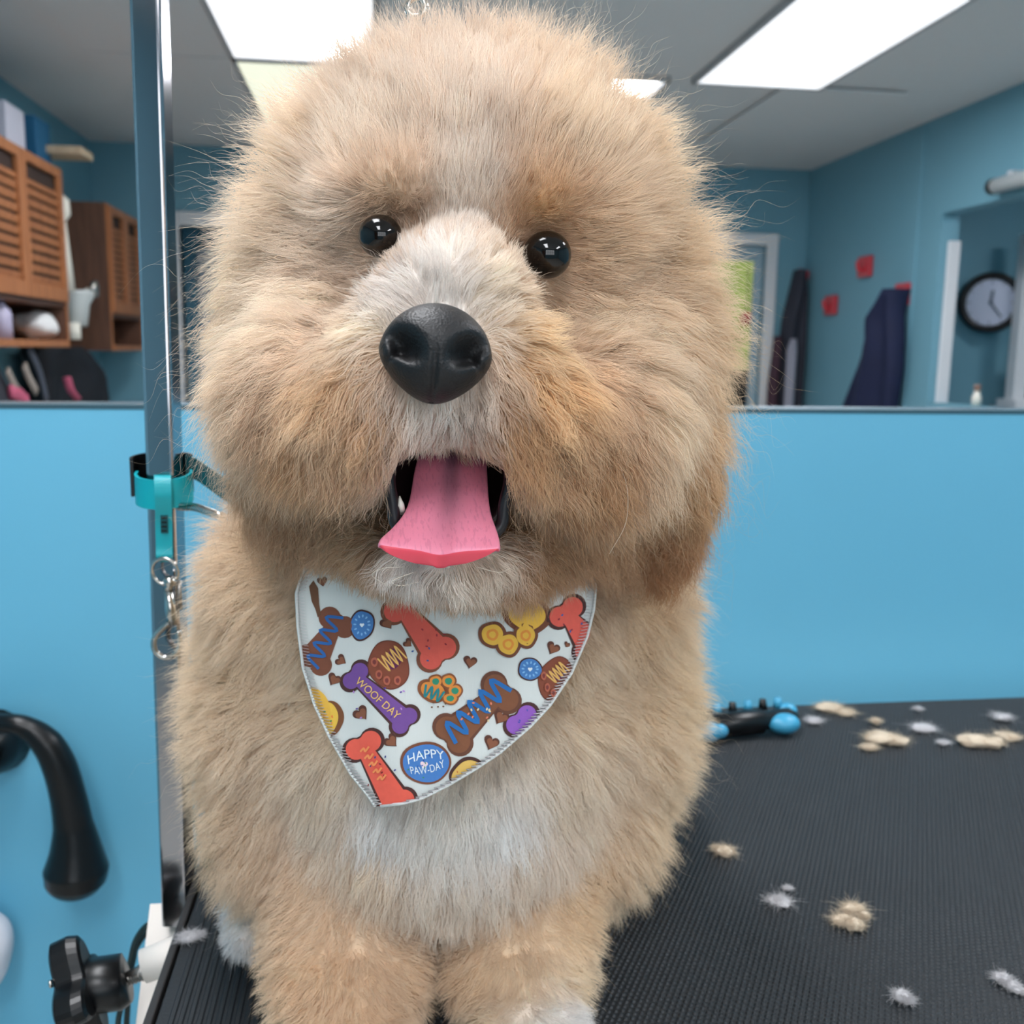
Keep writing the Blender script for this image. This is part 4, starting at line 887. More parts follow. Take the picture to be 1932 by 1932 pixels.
kt = kdtree.KDTree(NG)
for i, p in enumerate(Pg): kt.insert(p, i)
kt.balance()
P, Nn = sample(NS, rng)
res = [fields(P[i:i+20000]) for i in range(0, NS, 20000)]
par = np.concatenate([r[0] for r in res]); reg = np.concatenate([r[1] for r in res])
gi = np.fromiter((kt.find(p)[1] for p in P), np.int64, NS)
CLM = np.array([{'body': .45, 'leg': .45, 'chest': .6, 'head': .7}.get(q, 1.0) for q in RN])[reg]
wisp = rng.random(NS) < np.where(np.isin(reg, [RN.index(q) for q in ('head', 'ear_l', 'ear_r', 'cheek')]), 0.045, 0.015)
par[:, 5] *= np.where(wisp, 2.4, 1.0)
fly = wisp | (rng.random(NS) < np.where(reg == RN.index('head'), 0.12, 0.07))
jit = gj[gi]*0.7 + rng.normal(0, 0.10, (NS, 3)) + np.where(fly[:, None], rng.normal(0, 0.30, (NS, 3)), 0)
lsc = gl2[gi]*rng.uniform(0.6, 1.2, NS)*np.where(wisp, rng.uniform(1.25, 1.75, NS), np.where(fly, rng.uniform(1.05, 1.5, NS), 1))
S = grow(P, Nn, par, jit, gp[gi]+rng.normal(0, 0.5, NS), gw[gi]*rng.uniform(0.85, 1.15, NS), lsc)
clump = np.where(fly, 0.0, rng.uniform(0.4, 0.95, NS)*CLM)
S += (Gpts[gi]-S)*(clump[:, None]*np.array([0, .05, .15, .28, .42, .55, .65, .72])[None])[:, :, None]*0.8
# ---- trimming : eyes, nose, mouth and the bandana stay free (hairs that would cover them are cut shorter)
def inpoly(x, y, poly):
    c = np.zeros(x.shape, bool); j = len(poly)-1
    for i in range(len(poly)):
        xi, yi = poly[i]; xj, yj = poly[j]
        c ^= ((yi > y) != (yj > y)) & (x < (xj-xi)*(y-yi)/(yj-yi+1e-9)+xi); j = i
    return c
def proj2(S):
    a, b_, _ = project(S.reshape(-1, 3)); return a.reshape(S.shape[:2]), b_.reshape(S.shape[:2])
sx_, sy_ = proj2(S); Yp = S[:, :, 1]
keep = np.ones(NS, bool); bad = np.zeros((NS, K), bool)
for (ex, ey, eY, er), rx, ry in zip(EYES, (31, 37), (24, 30)):
    bad |= (((sx_-ex)/rx)**2+((sy_-ey-2)/ry)**2 < 1) & (Yp < eY+0.004)
    keep &= np.linalg.norm(P-np.array(dp(ex, ey, eY)), axis=1) > er*0.95
bad |= (((sx_-822)/99)**2+((sy_-664)/90)**2 < 1) & (Yp < 0.46)
TONG = [(772, 840), (925, 840), (922, 960), (946, 1030), (940, 1046), (900, 1058), (832, 1076), (760, 1060), (714, 1032), (745, 1000), (772, 930)]
MOUTH = [(738, 905), (764, 840), (936, 840), (956, 905), (944, 1000), (746, 1000)]
gcut = rng.normal(0, 11, NG)[gi] + rng.normal(0, 5, NS)
lim = 848 + 0.00165*(sx_-845)**2 + gcut[:, None]                 # ragged lower line of the moustache
hit = inpoly(sx_, sy_, TONG) | inpoly(sx_, sy_, MOUTH)
upper = (sy_[:, 0] < 862)[:, None]
bad |= hit & (Yp < 0.53) & (~upper | (sy_ > lim))
keep &= ~(inpoly(sx_[:, 0], sy_[:, 0], [(728, 870), (968, 876), (960, 1010), (735, 1010)]) & (P[:, 1] < 0.56))
# beard line over the bandana
bx = np.interp(sx_, [540, 580, 640, 700, 790, 850, 900, 960, 1040, 1090, 1130, 1160], [1150, 1078, 1092, 1118, 1142, 1146, 1150, 1158, 1150, 1118, 1100, 1160])
bad |= (sx_ > 545) & (sx_ < 1150) & (sy_ > bx+gcut[:, None]*1.1) & (P[:, 1] < 0.60)[:, None] & (sy_[:, 0] < 1120)[:, None] & np.isin(reg, [RN.index(q) for q in ('chin', 'cheek', 'muzzle', 'ear_l', 'ear_r')])[:, None]
bad[:, 0] = False
first = np.where(bad.any(1), np.argmax(bad, 1), K).astype(float)
frac = np.where(first < K, (first-0.6)/(K-1), 1.0)
keep &= frac > 0.18
tt = T[None]*frac[:, None]*(K-1); k0 = np.minimum(tt.astype(int), K-2); fr = (tt-k0)[:, :, None]
ar = np.arange(NS)[:, None]; S = S[ar, k0]*(1-fr)+S[ar, k0+1]*fr
sx_, sy_ = proj2(S); Yp = S[:, :, 1]
bodyreg = np.isin(reg, [RN.index('body'), RN.index('chest')])
inb = (sy_ > 1020) & (sy_ < 1522) & (sx_ > bl(sy_)-4) & (sx_ < br(sy_)+4)
bY = bandY(sx_, sy_)
rin = inb[:, 0] & (P[:, 1] > bY[:, 0]-0.01)
deep = (sx_[:, 0] > bl(sy_[:, 0])+30) & (sx_[:, 0] < br(sy_[:, 0])-30) & (sy_[:, 0] < 1470)
keep &= ~(rin & deep & (P[:, 1] > 0.50))
push = inb & (bodyreg | (P[:, 1] > 0.56))[:, None] & (Yp < bY+0.004)
S[:, :, 1] = np.where(push, bY+0.004, S[:, :, 1])
S[:, :, 2] = np.maximum(S[:, :, 2], TZ+0.002)
S, par, reg, fly, gi, wisp = S[keep], par[keep], reg[keep], fly[keep], gi[keep], wisp[keep]
NS = len(S)
colr = par[:, 6:9]*(1+rng.normal(0, 0.12, NS)+rng.normal(0, 0.09, NG)[gi]+lcol[gi])[:, None]
colr = np.clip(colr, 0.02, 1)**np.array([0.47, 0.54, 0.57])[None]*0.99
rad = np.array([1, 1.05, 1, .92, .8, .64, .44, .18])[None]*np.where(wisp, 0.048, np.where(fly, 0.065, rng.uniform(0.10, 0.15, NS)))[:, None]/1000
fm = bpy.data.materials.new('fur'); fm.use_nodes = True; nt = fm.node_tree; nt.nodes.clear()
out = nt.nodes.new('ShaderNodeOutputMaterial'); at_ = nt.nodes.new('ShaderNodeAttribute'); at_.attribute_name = 'coat'
df = nt.nodes.new('ShaderNodeBsdfDiffuse'); tr = nt.nodes.new('ShaderNodeBsdfTranslucent'); gy_ = nt.nodes.new('ShaderNodeBsdfAnisotropic' if False else 'ShaderNodeBsdfHair')
gy_.component = 'Reflection'; gy_.inputs['RoughnessU'].default_value = 0.3; gy_.inputs['RoughnessV'].default_value = 0.6
m1 = nt.nodes.new('ShaderNodeMixShader'); m1.inputs[0].default_value = 0.40; m2 = nt.nodes.new('ShaderNodeMixShader'); m2.inputs[0].default_value = 0.05
for s_n in (df, tr): nt.links.new(at_.outputs['Color'], s_n.inputs['Color'])
gy_.inputs['Color'].default_value = (0.9, 0.85, 0.8, 1)
nt.links.new(df.outputs[0], m1.inputs[1]); nt.links.new(tr.outputs[0], m1.inputs[2]); nt.links.new(m1.outputs[0], m2.inputs[1]); nt.links.new(gy_.outputs[0], m2.inputs[2]); nt.links.new(m2.outputs[0], out.inputs[0])
FN = {'head': ('head_fur', 'long tan fluff over the crown and brow'), 'muzzle': ('muzzle_fur', 'pale blaze and tan moustache'), 'ear_l': ('ear', 'hanging tan ear by the pole'), 'ear_r': ('ear', 'hanging ear with dark brown tip'), 'cheek': ('cheek_fur', None), 'chin': ('beard', 'white tipped chin beard'),
      'body': ('body_fur', None), 'chest': ('chest_fur', 'white chest ruff'), 'leg': ('leg_fur', None)}
def hairs(name, pts, radii, cols, m, parent):
    n = len(pts); k = pts.shape[1]
    hc = bpy.data.hair_curves.new(name); hc.add_curves([k]*n)
    hc.attributes['position'].data.foreach_set('vector', pts.astype(np.float32).ravel())
    ra = hc.attributes.get('radius') or hc.attributes.new('radius', 'FLOAT', 'POINT'); ra.data.foreach_set('value', radii.astype(np.float32).ravel())
    ca = hc.attributes.new('coat', 'FLOAT_COLOR', 'CURVE'); c4 = np.ones((n, 4), np.float32); c4[:, :3] = cols; ca.data.foreach_set('color', c4.ravel())
    hc.materials.append(m)
    o = bpy.data.objects.new(name, hc); COL.objects.link(o)
    if parent is not None: setpar(o, parent)
    return o
for r in range(len(RN)):
    s = reg == r; nm, lb = FN[RN[r]]
    o = hairs(nm, S[s], rad[s], colr[s], fm, dog); o['kind'] = 'stuff'
    if lb: o['label'] = lb
print('STRANDS', NS)
# a few long loose pale hairs : right cheek and chin
LH = [[(1150, 880, .452), (1135, 905, .448), (1112, 932, .446), (1075, 968, .446)], [(1160, 862, .455), (1182, 915, .450), (1181, 985, .448), (1150, 1045, .452)], [(760, 1070, .432), (725, 1072, .428), (702, 1085, .427), (735, 1108, .430)], [(780, 1080, .432), (740, 1096, .428), (755, 1105, .428), (790, 1098, .43)], [(900, 1070, .432), (940, 1080, .428), (955, 1076, .427), (962, 1072, .43)]]
lp = []
for c_ in LH:
    q = catmull([at(x, y, Y=Y) for x, y, Y in c_], 5); lp.append([list(v) for v in q])
lp = np.array(lp); o = hairs('loose_hair', lp, np.tile(np.linspace(0.00016, 0.00008, lp.shape[1])[None], (len(lp), 1)), np.tile(np.array([[0.9, 0.8, 0.66]]), (len(lp), 1)), fm, dog); o['kind'] = 'stuff'

# ---- eyes
eyem = mat('dark_brown_eye', (14, 10, 8), 0.05, spec=0.45); lidm = mat('dark_eyelid', (46, 34, 28), 0.7)
irm = mat('brown_iris', (52, 30, 18), 0.12, coat=1.0)
for (ex, ey, eY, er) in EYES:
    c = dp(ex, ey, eY); bm = bmesh.new(); ellipsoid(bm, c, (er, er, er*0.96), 5); ob = setpar(obj('eye', bm, eyem, None, True), dog)
# ---- nose
nc = dp(822, 668, 0.408)
bm = bmesh.new(); g = bmesh.ops.create_uvsphere(bm, u_segments=120, v_segments=90, radius=1.0)['verts']
for v in g:
    x, y, z = v.co
    # superellipse front outline : wide above, narrow at the lip
    wz_ = 1.0 - 0.30*max(0, -z)**1.5 - 0.06*max(0, z)
    X = x*0.0232*wz_; Z = z*0.0205; Yv = y*0.0205
    if y < 0:
        for s in (-1, 1):
            nx, nz = s*0.0122, -0.0015
            dx, dz = (X-nx)/0.0066, (Z-nz-(abs(X)-abs(nx))*0.45)/0.0054
            q = math.exp(-(dx*dx+dz*dz)**1.4); Yv += 0.0105*q
            # alar slit running outward and down
            t = (abs(X)-0.0118)/0.0085
            if s*X > 0 and -0.1 < t < 1.1:
                q2 = math.exp(-(((Z+0.0025+0.0062*t*t)/0.0021)**2))*max(0, 1-abs(t-0.45)*1.4); Yv += 0.0042*q2
        Yv += 0.0020*math.exp(-(X/0.0012)**2)*min(1, max(0, (-Z+0.002)/0.008))
        Yv += 0.0012*math.exp(-(((Z-0.011)/0.006)**2))*0
    v.co = Vector((X, Yv, Z))
nm_ = bpy.data.materials.new('black_nose_leather'); nm_.use_nodes = True; nt = nm_.node_tree; b = nt.nodes['Principled BSDF']
b.inputs['Specular IOR Level'].default_value = 0.4; b.inputs['Base Color'].default_value = (0.008, 0.0075, 0.008, 1); b.inputs['Roughness'].default_value = 0.5
vo = nt.nodes.new('ShaderNodeTexVoronoi'); vo.inputs['Scale'].default_value = 900; tcn = nt.nodes.new('ShaderNodeTexCoord'); bp = nt.nodes.new('ShaderNodeBump'); bp.inputs['Strength'].default_value = 0.35; bp.inputs['Distance'].default_value = 0.0006
nt.links.new(tcn.outputs['Object'], vo.inputs['Vector']); nt.links.new(vo.outputs['Distance'], bp.inputs['Height']); nt.links.new(bp.outputs[0], b.inputs['Normal'])
rt = Matrix.Rotation(-YAW*0.4, 3, 'Z') @ Matrix.Rotation(math.radians(5), 3, 'Y') @ Matrix.Rotation(math.radians(-16), 3, 'X')
bmesh.ops.transform(bm, matrix=rt.to_4x4(), verts=bm.verts); bmesh.ops.translate(bm, vec=nc, verts=bm.verts)
setpar(obj('nose', bm, nm_, None, True), dog)
# ---- mouth : dark cavity, lips, teeth, tongue
bm = bmesh.new(); rows = []
for i in range(13):
    r = i/12; row = []
    for k in range(48):
        a = 2*PI*k/48; px = 848+r*122*math.cos(a)*(1-0.08*math.sin(a)); py = 912+r*108*math.sin(a)
        row.append(bm.verts.new(dp(px, py, 0.500-0.045*r**2.2)))
    rows.append(row)
for i in range(12):
    for k in range(48): bm.faces.new((rows[i][k], rows[i][(k+1) % 48], rows[i+1][(k+1) % 48], rows[i+1][k]))
cav = setpar(obj('mouth', bm, mat('dark_mouth_lining', (30, 16, 18), 0.4), None, True), dog)
sd = cav.modifiers.new('s', 'SOLIDIFY'); sd.thickness = 0.002
for lip in ([(770, 826), (742, 858), (734, 900), (740, 945), (746, 985), (765, 1008)], [(925, 834), (955, 862), (962, 905), (952, 950), (946, 990), (925, 1012)]):
    setpar(obj('lip', tube(bmesh.new(), catmull([dp(x, y, 0.447) for x, y in lip], 6), [0.0022]+[0.0030]*(len(lip)*6-8)+[0.002]*3, 10), mat('black_lip', (26, 20, 22), 0.35), None, True), dog)
tm_ = mat('tooth_ivory', (232, 226, 214), 0.3)
for (x0, y0, x1, y1) in ((758, 966, 754, 936),):
    setpar(obj('tooth', tube(bmesh.new(), [dp(x0, y0, 0.450), dp((x0+x1)/2, (y0+y1)/2, 0.446), dp(x1, y1, 0.447)], [0.0019, 0.0015, 0.0003], 8), tm_, None, True), dog)
rowsT = [(826, 856, 58, .488), (850, 854, 64, .478), (880, 851, 70, .468), (910, 849, 73, .459), (940, 848, 76, .451), (965, 845, 82, .444), (985, 841, 92, .438), (1005, 836, 104, .432), (1020, 832, 112, .428), (1032, 829, 116, .4255), (1040, 829, 114, .4245)]
rowsU = [(1047, 829, 106, .4252), (1055, 830, 90, .4262), (1064, 831, 66, .4275), (1072, 832, 34, .429)]
Rw = rowsT+rowsU; bm = bmesh.new(); grid = []; n = 30
for i, (py, cx_, hw, Y) in enumerate(Rw):
    row = []
    for k in range(n+1):
        s = -1+2*k/n
        px = cx_+s*hw; tip = max(0, (i-5)/5) if i < len(rowsT) else 1
        yy = Y + 0.0030*math.exp(-(s/0.16)**2)*(1-0.35*tip) + 0.0035*abs(s)**3*(1-tip) - 0.0012*abs(s)**2*tip
        pyk = py + (-10*abs(s)**2.0 + 8*math.exp(-(s/0.25)**2))*tip*(1.0 if i < len(rowsT) else 0.5)
        if i < len(rowsT) and i >= 8: pyk += 4*s
        row.append(bm.verts.new(dp(px, pyk, yy)))
    grid.append(row)
for i in range(len(Rw)-1):
    for k in range(n):
        f = bm.faces.new((grid[i][k], grid[i][k+1], grid[i+1][k+1], grid[i+1][k])); f.material_index = 1 if i >= len(rowsT)-1 else 0
tg = bpy.data.materials.new('pink_tongue'); tg.use_nodes = True; nt = tg.node_tree; b = nt.nodes['Principled BSDF']
b.inputs['Roughness'].default_value = 0.42; b.inputs['Subsurface Weight'].default_value = 0.15; b.inputs['Subsurface Radius'].default_value = (0.004, 0.0015, 0.001); b.inputs['Subsurface Scale'].default_value = 1.0
tcn = nt.nodes.new('ShaderNodeTexCoord'); nz = nt.nodes.new('ShaderNodeTexNoise'); nz.inputs['Scale'].default_value = 500; nz.inputs['Detail'].default_value = 2
mp = nt.nodes.new('ShaderNodeMapping'); mp.inputs['Scale'].default_value = (1.6, 0.4, 0.5)
at2 = nt.nodes.new('ShaderNodeAttribute'); at2.attribute_name = 'hue'
mx = nt.nodes.new('ShaderNodeMixRGB'); mx.inputs[1].default_value = (*lin((236, 138, 162)), 1); mx.inputs[2].default_value = (*lin((150, 104, 122)), 1)
mx2 = nt.nodes.new('ShaderNodeMixRGB'); mx2.blend_type = 'MULTIPLY'; mx2.inputs[0].default_value = 0.22
rp = nt.nodes.new('ShaderNodeValToRGB'); rp.color_ramp.elements[0].position = 0.36; rp.color_ramp.elements[0].color = (0.45, 0.35, 0.4, 1); rp.color_ramp.elements[1].position = 0.46
bp = nt.nodes.new('ShaderNodeBump'); bp.inputs['Strength'].default_value = 0.25; bp.inputs['Distance'].default_value = 0.0005
L_ = nt.links.new
L_(tcn.outputs['Object'], mp.inputs[0]); L_(mp.outputs[0], nz.inputs['Vector']); L_(at2.outputs['Fac'], mx.inputs[0]); L_(mx.outputs[0], mx2.inputs[1]); L_(nz.outputs['Fac'], rp.inputs[0]); L_(rp.outputs[0], mx2.inputs[2]); L_(mx2.outputs[0], b.inputs['Base Color']); L_(nz.outputs['Fac'], bp.inputs['Height']); L_(bp.outputs[0], b.inputs['Normal'])
hue = []
for i in range(len(Rw)):
    for k in range(n+1):
        s = -1+2*k/n; hue.append(min(1, math.exp(-(s/0.30)**2)*max(0, 1-i/9.5)*1.1))
to = obj('tongue', bm, [tg, mat('red_tongue_underside', (226, 74, 92), 0.35, sss=0.1)], None, True)
ha = to.data.attributes.new('hue', 'FLOAT', 'POINT'); ha.data.foreach_set('value', hue)
setpar(to, dog)
sd = to.modifiers.new('s', 'SOLIDIFY'); sd.thickness = 0.0045; sd.offset = -1; ss = to.modifiers.new('ss', 'SUBSURF'); ss.levels = 1; ss.render_levels = 1
# is the tongue's thickness behind its top face?
if to.data.polygons[40].normal.dot(Vector((0, -1, 0))) < 0: to.data.flip_normals()

# ================================================================== BANDANA
bn = empty('bandana', dp(835, 1300, 0.52), 'white bandana printed with bone and paw biscuits around the dog\'s neck', 'bandana')
def sur(px, py, off=0.0):
    px, py = np.asarray(px, float), np.asarray(py, float)
    return at_np(px.ravel(), py.ravel(), (bandY(px, py)-off).ravel())
bm = bmesh.new(); rows = []; nr, ncl = 60, 48
for i in range(nr+1):
    py = 1020+(1522-1020)*i/nr; xs = np.linspace(bl(py), br(py), ncl+1)
    rows.append([bm.verts.new(p) for p in sur(xs, np.full(ncl+1, py))])
for i in range(nr):
    for k in range(ncl): bm.faces.new((rows[i][k], rows[i][k+1], rows[i+1][k+1], rows[i+1][k]))
cm = bpy.data.materials.new('white_knit_cotton'); cm.use_nodes = True; nt = cm.node_tree; b = nt.nodes['Principled BSDF']; b.inputs['Base Color'].default_value = (*lin((212, 214, 210)), 1); b.inputs['Roughness'].default_value = 0.85
tcn = nt.nodes.new('ShaderNodeTexCoord'); wv = nt.nodes.new('ShaderNodeTexWave'); wv.inputs['Scale'].default_value = 420; wv.inputs['Distortion'].default_value = 0.4; bp = nt.nodes.new('ShaderNodeBump'); bp.inputs['Strength'].default_value = 0.12; bp.inputs['Distance'].default_value = 0.0003
nt.links.new(tcn.outputs['Object'], wv.inputs['Vector']); nt.links.new(wv.outputs['Fac'], bp.inputs['Height']); nt.links.new(bp.outputs[0], b.inputs['Normal'])
cl_ = setpar(obj('cloth', bm, cm, None, True), bn); sd = cl_.modifiers.new('s', 'SOLIDIFY'); sd.thickness = 0.0012; sd.offset = 1 if cl_.data.polygons[50].normal.y > 0 else -1
for sgn, px in ((-1, 590), (1, 1115)):                     # ties running round the neck
    a = sur([px], [1060])[0]; bm = bmesh.new()
    strip(bm, catmull([a, a+np.array([sgn*0.02, 0.05, 0.01]), a+np.array([sgn*0.005, 0.11, 0.02]), a+np.array([-sgn*0.07, 0.155, 0.02])], 6), 0.03, 0.0012, Vector((0, 0, 1))); setpar(obj('tie', bm, cm, None, True), bn)
CLIP = [(x, y) for y, x in BL] + [(x, y) for y, x in BR[::-1]]
def cross2(o, a, p): return (a[0]-o[0])*(p[1]-o[1])-(a[1]-o[1])*(p[0]-o[0])
CONV = [(592, 1020), (557, 1120), (563, 1220), (592, 1330), (640, 1428), (707, 1522), (766, 1516), (850, 1480), (945, 1420), (1003, 1370), (1080, 1270), (1112, 1200), (1126, 1110), (1112, 1020)]
def clip(poly):
    out = list(poly)
    n = len(CONV)
    for i in range(n):
        a, b_ = CONV[i], CONV[(i+1) % n]; inp = out; out = []
        if not inp: return []
        ins = lambda p: cross2(a, b_, p) <= 0
        for j in range(len(inp)):
            p, q = inp[j], inp[(j+1) % len(inp)]
            ip, iq = ins(p), ins(q)
            if ip != iq:
                dp_, dq_ = cross2(a, b_, p), cross2(a, b_, q); t = dp_/(dp_-dq_); x = (p[0]+(q[0]-p[0])*t, p[1]+(q[1]-p[1])*t)
            if ip: out.append(p)
            if ip != iq: out.append(x)
    return out
def Z2P(p): return (520+p[0]/3.019, 1060+p[1]/3.019)
LV = [0]
INK = {}
def ink(c):
    if c not in INK: INK[c] = mat('print_%d_%d_%d' % c, c, 0.85, var=0.08, scale=300)
    return INK[c]
def patch(bm, poly, off, mi):
    poly = clip(poly)
    if len(poly) < 3: return
    b2 = bmesh.new()
    try: f = b2.faces.new([b2.verts.new((x, y, 0)) for x, y in poly])
    except ValueError: b2.free(); return
    bmesh.ops.triangulate(b2, faces=[f])
    for _ in range(4):
        lg = [e for e in b2.edges if e.calc_length() > 22]
        if not lg: break
        bmesh.ops.subdivide_edges(b2, edges=lg, cuts=1); bmesh.ops.triangulate(b2, faces=b2.faces[:])
    b2.verts.index_update(); vs = [v.co for v in b2.verts]
    P = sur([v.x for v in vs], [v.y for v in vs], off); nv_ = [bm.verts.new(p) for p in P]
    for f in b2.faces:
        try: g = bm.faces.new([nv_[v.index] for v in f.verts]); g.material_index = mi
        except ValueError: pass
    b2.free()
def motif(name, layers, zoom=True, label=None):
    lift = 0.0008 if name == 'printed_lettering' else 0.0
    """layers : [(polygon, colour)] from the bottom up, in print coordinates"""
    bm = bmesh.new(); cols = []
    for i, (poly, c) in enumerate(layers):
        if c not in cols: cols.append(c)
        poly = [Z2P(p) for p in poly] if zoom else poly
        patch(bm, poly, lift+0.0005+0.00022*min(i, 2)+0.00002*max(0, i-2), cols.index(c))
    if not bm.faces: bm.free(); return None
    for f in bm.faces:
        f.normal_update()
        if f.normal.y > 0: f.normal_flip()
    me_ = bpy.data.meshes.new(name); bm.to_mesh(me_); bm.free()
    o = link(name, me_, [ink(c) for c in cols]); setpar(o, bn)
    if label: o['label'] = label
    return o
def ell(cx, cy, rx, ry, rot=0, n=36, wob=0.03, seed=0):
    r = np.random.default_rng(seed); a0 = r.uniform(0, 6, 3); out = []
    for k in range(n):
        a = 2*PI*k/n; s = 1+wob*math.sin(3*a+a0[0])+wob*0.6*math.sin(5*a+a0[1]); x, y = rx*s*math.cos(a), ry*s*math.sin(a)
        out.append((cx+x*math.cos(rot)-y*math.sin(rot), cy+x*math.sin(rot)+y*math.cos(rot)))
    return out
def bone(x0, y0, x1, y1, w, k, grow_=0.0):
    """dog-bone outline between two ends : shaft width w, knob radius k"""
    L = math.hypot(x1-x0, y1-y0); ux, uy = (x1-x0)/L, (y1-y0)/L; vx, vy = -uy, ux
    pts = []; k += grow_; h = w/2+grow_
    def arc_(cx, cy, a0, a1, n=12):
        for i in range(n+1):
            a = a0+(a1-a0)*i/n; pts.append((cx+k*math.cos(a), cy+k*math.sin(a)))
    k *= 0.9; off = k*0.80
    # local frame : s along the bone, t across
    arc_(L, off, -PI*0.06+PI*1.0-0.25, -PI*0.22); arc_(L, -off, PI*0.22, -PI*0.94+0.25-0.0)
    arc_(0, -off, -PI*0.06+0.25-0.0, -PI*1.22, 12); arc_(0, off, PI*1.22, 0.06*PI-0.25+0.1, 12)
    return [(x0+s*ux+t*vx, y0+s*uy+t*vy) for s, t in pts]
def stroke(pts, wd):
    pts = [(p.x, p.y) for p in catmull([(x, y, 0) for x, y in pts], 5)]; Lf, Rt = [], []
    for i, p in enumerate(pts):
        a, b_ = pts[max(i-1, 0)], pts[min(i+1, len(pts)-1)]; dx, dy = b_[0]-a[0], b_[1]-a[1]; l = math.hypot(dx, dy)+1e-6
        Lf.append((p[0]-dy/l*wd/2, p[1]+dx/l*wd/2)); Rt.append((p[0]+dy/l*wd/2, p[1]-dx/l*wd/2))
    return [[Lf[i], Lf[i+1], Rt[i+1], Rt[i]] for i in range(len(pts)-1)]
def heart(cx, cy, s, rot):
    out = []
    for k in range(28):
        t = 2*PI*k/28; x = 16*math.sin(t)**3; y = -(13*math.cos(t)-5*math.cos(2*t)-2*math.cos(3*t)-math.cos(4*t)); x, y = x*s/16, y*s/16
        out.append((cx+x*math.cos(rot)-y*math.sin(rot), cy+x*math.sin(rot)+y*math.cos(rot)))
    return out
BRW, DBR = (122, 72, 52), (74, 44, 40); RED, PUR, BLU, YEL, GRN, ORA = (218, 92, 78), (116, 76, 146), (72, 124, 184), (226, 176, 70), (52, 138, 108), (222, 138, 62)
def zig(x0, y0, x1, y1, n, amp, wd, c):
    L = math.hypot(x1-x0, y1-y0); ux, uy = (x1-x0)/L, (y1-y0)/L; vx, vy = -uy, ux
    pts = [(x0+ux*L*i/n+vx*amp*(1 if i % 2 else -1), y0+uy*L*i/n+vy*amp*(1 if i % 2 else -1)) for i in range(n+1)]
    return [(q, c) for q in stroke(pts, wd)]
def dots(cx, cy, rx, ry, n, r, cols, seed):
    rr = np.random.default_rng(seed); out = []
    for i in range(n):
        a, q = rr.uniform(0, 6.28), math.sqrt(rr.uniform(0, 1))
        out.append((ell(cx+rx*q*math.cos(a), cy+ry*q*math.sin(a), r, r*0.6, rr.uniform(0, 3), 8, 0), cols[i % len(cols)]))
    return out
def bone_m(x0, y0, x1, y1, w_, k, c, extra=(), edge=DBR, g=16, lb=None):
    motif('printed_bone', [(bone(x0, y0, x1, y1, w_, k, g*0.5), edge), (bone(x0, y0, x1, y1, w_, k, -g*0.35), c)] + list(extra), label=lb)
# the biscuits
bone_m(350, 345, 215, 560, 80, 62, BRW, zig(345, 300, 205, 590, 8, 45, 17, (40, 96, 160)), BRW, lb='brown bone with blue icing at the left hem')
bone_m(1285, 745, 1010, 985, 110, 78, (128, 80, 54), zig(1300, 690, 985, 990, 10, 62, 24, (38, 106, 172))+dots(1150, 860, 130, 110, 12, 9, [(226, 130, 100), (226, 206, 160)], 3), (104, 64, 48), lb='long brown bone with blue icing')
bone_m(455, 650, 735, 905, 80, 58, PUR, dots(600, 780, 170, 150, 8, 8, [(90, 60, 150), (180, 130, 200)], 4), DBR, lb='purple bone with yellow lettering')
bone_m(720, 250, 925, 520, 120, 76, RED, dots(880, 470, 110, 100, 10, 8, [(140, 40, 50), (60, 90, 150), (160, 50, 60)], 5), BRW, lb='red bone under the chin')
bone_m(500, 1045, 690, 1380, 120, 72, (232, 96, 78), dots(590, 1180, 90, 130, 8, 8, [(60, 70, 130), (140, 50, 50)], 6), DBR, lb='red bone at the bandana tip')
bone_m(1655, 285, 1800, 480, 110, 70, RED, dots(1680, 350, 70, 70, 6, 8, [(60, 90, 150), (140, 50, 60)], 7), DBR, lb='red bone at the right hem')
bone_m(1400, 900, 1560, 1080, 90, 66, (146, 92, 182), dots(1420, 900, 60, 60, 4, 7, [(80, 80, 170)], 8), DBR, lb='purple bone at the right hem')
for cx_, cy_, rx, ry, sd_ in ((492, 360, 66, 84, 1), (1450, 612, 66, 62, 2)):
    motif('printed_cookie', [(ell(cx_, cy_, rx*1.1, ry*1.08, 0.2, seed=sd_), DBR), (ell(cx_, cy_, rx*0.97, ry*0.95, 0.2, seed=sd_), BLU)] + [(ell(cx_+0.62*rx*math.cos(a), cy_+0.62*ry*math.sin(a), 9, 5, a, 8, 0), (130, 182, 224)) for a in np.linspace(0, 5.9, 12)] + [(heart(cx_, cy_, 13, 0), (226, 236, 240))], label='small round blue biscuit')
def choc(cx_, cy_, rx, ry, rot):
    Ls = [(ell(cx_, cy_, rx, ry, rot, seed=5), (112, 58, 44)), (ell(cx_, cy_, rx*.95, ry*.95, rot, seed=5), (132, 70, 50))]
    Ls += [(ell(cx_+0.25*rx, cy_-0.25*ry, rx*.36, ry*.44, rot+0.5, seed=2), (96, 36, 72))]
    Ls += zig(cx_-0.30*rx, cy_+0.02*ry, cx_+0.62*rx, cy_-0.55*ry, 9, rx*0.42, 9, (222, 172, 96))
    for qx, qy in ((-.7, -.12), (-.48, .38), (-.1, .62), (.42, .62)):
        Ls += [(ell(cx_+qx*rx, cy_+qy*ry, rx*.17, ry*.19, 0, 18), (172, 92, 70)), (ell(cx_+qx*rx, cy_+qy*ry, rx*.09, ry*.10, 0, 12), (118, 54, 50))]
    motif('printed_cookie', Ls, label='chocolate brown biscuit with a paw in icing')
choc(645, 588, 118, 142, -0.2); choc(1592, 665, 92, 132, 0.35)
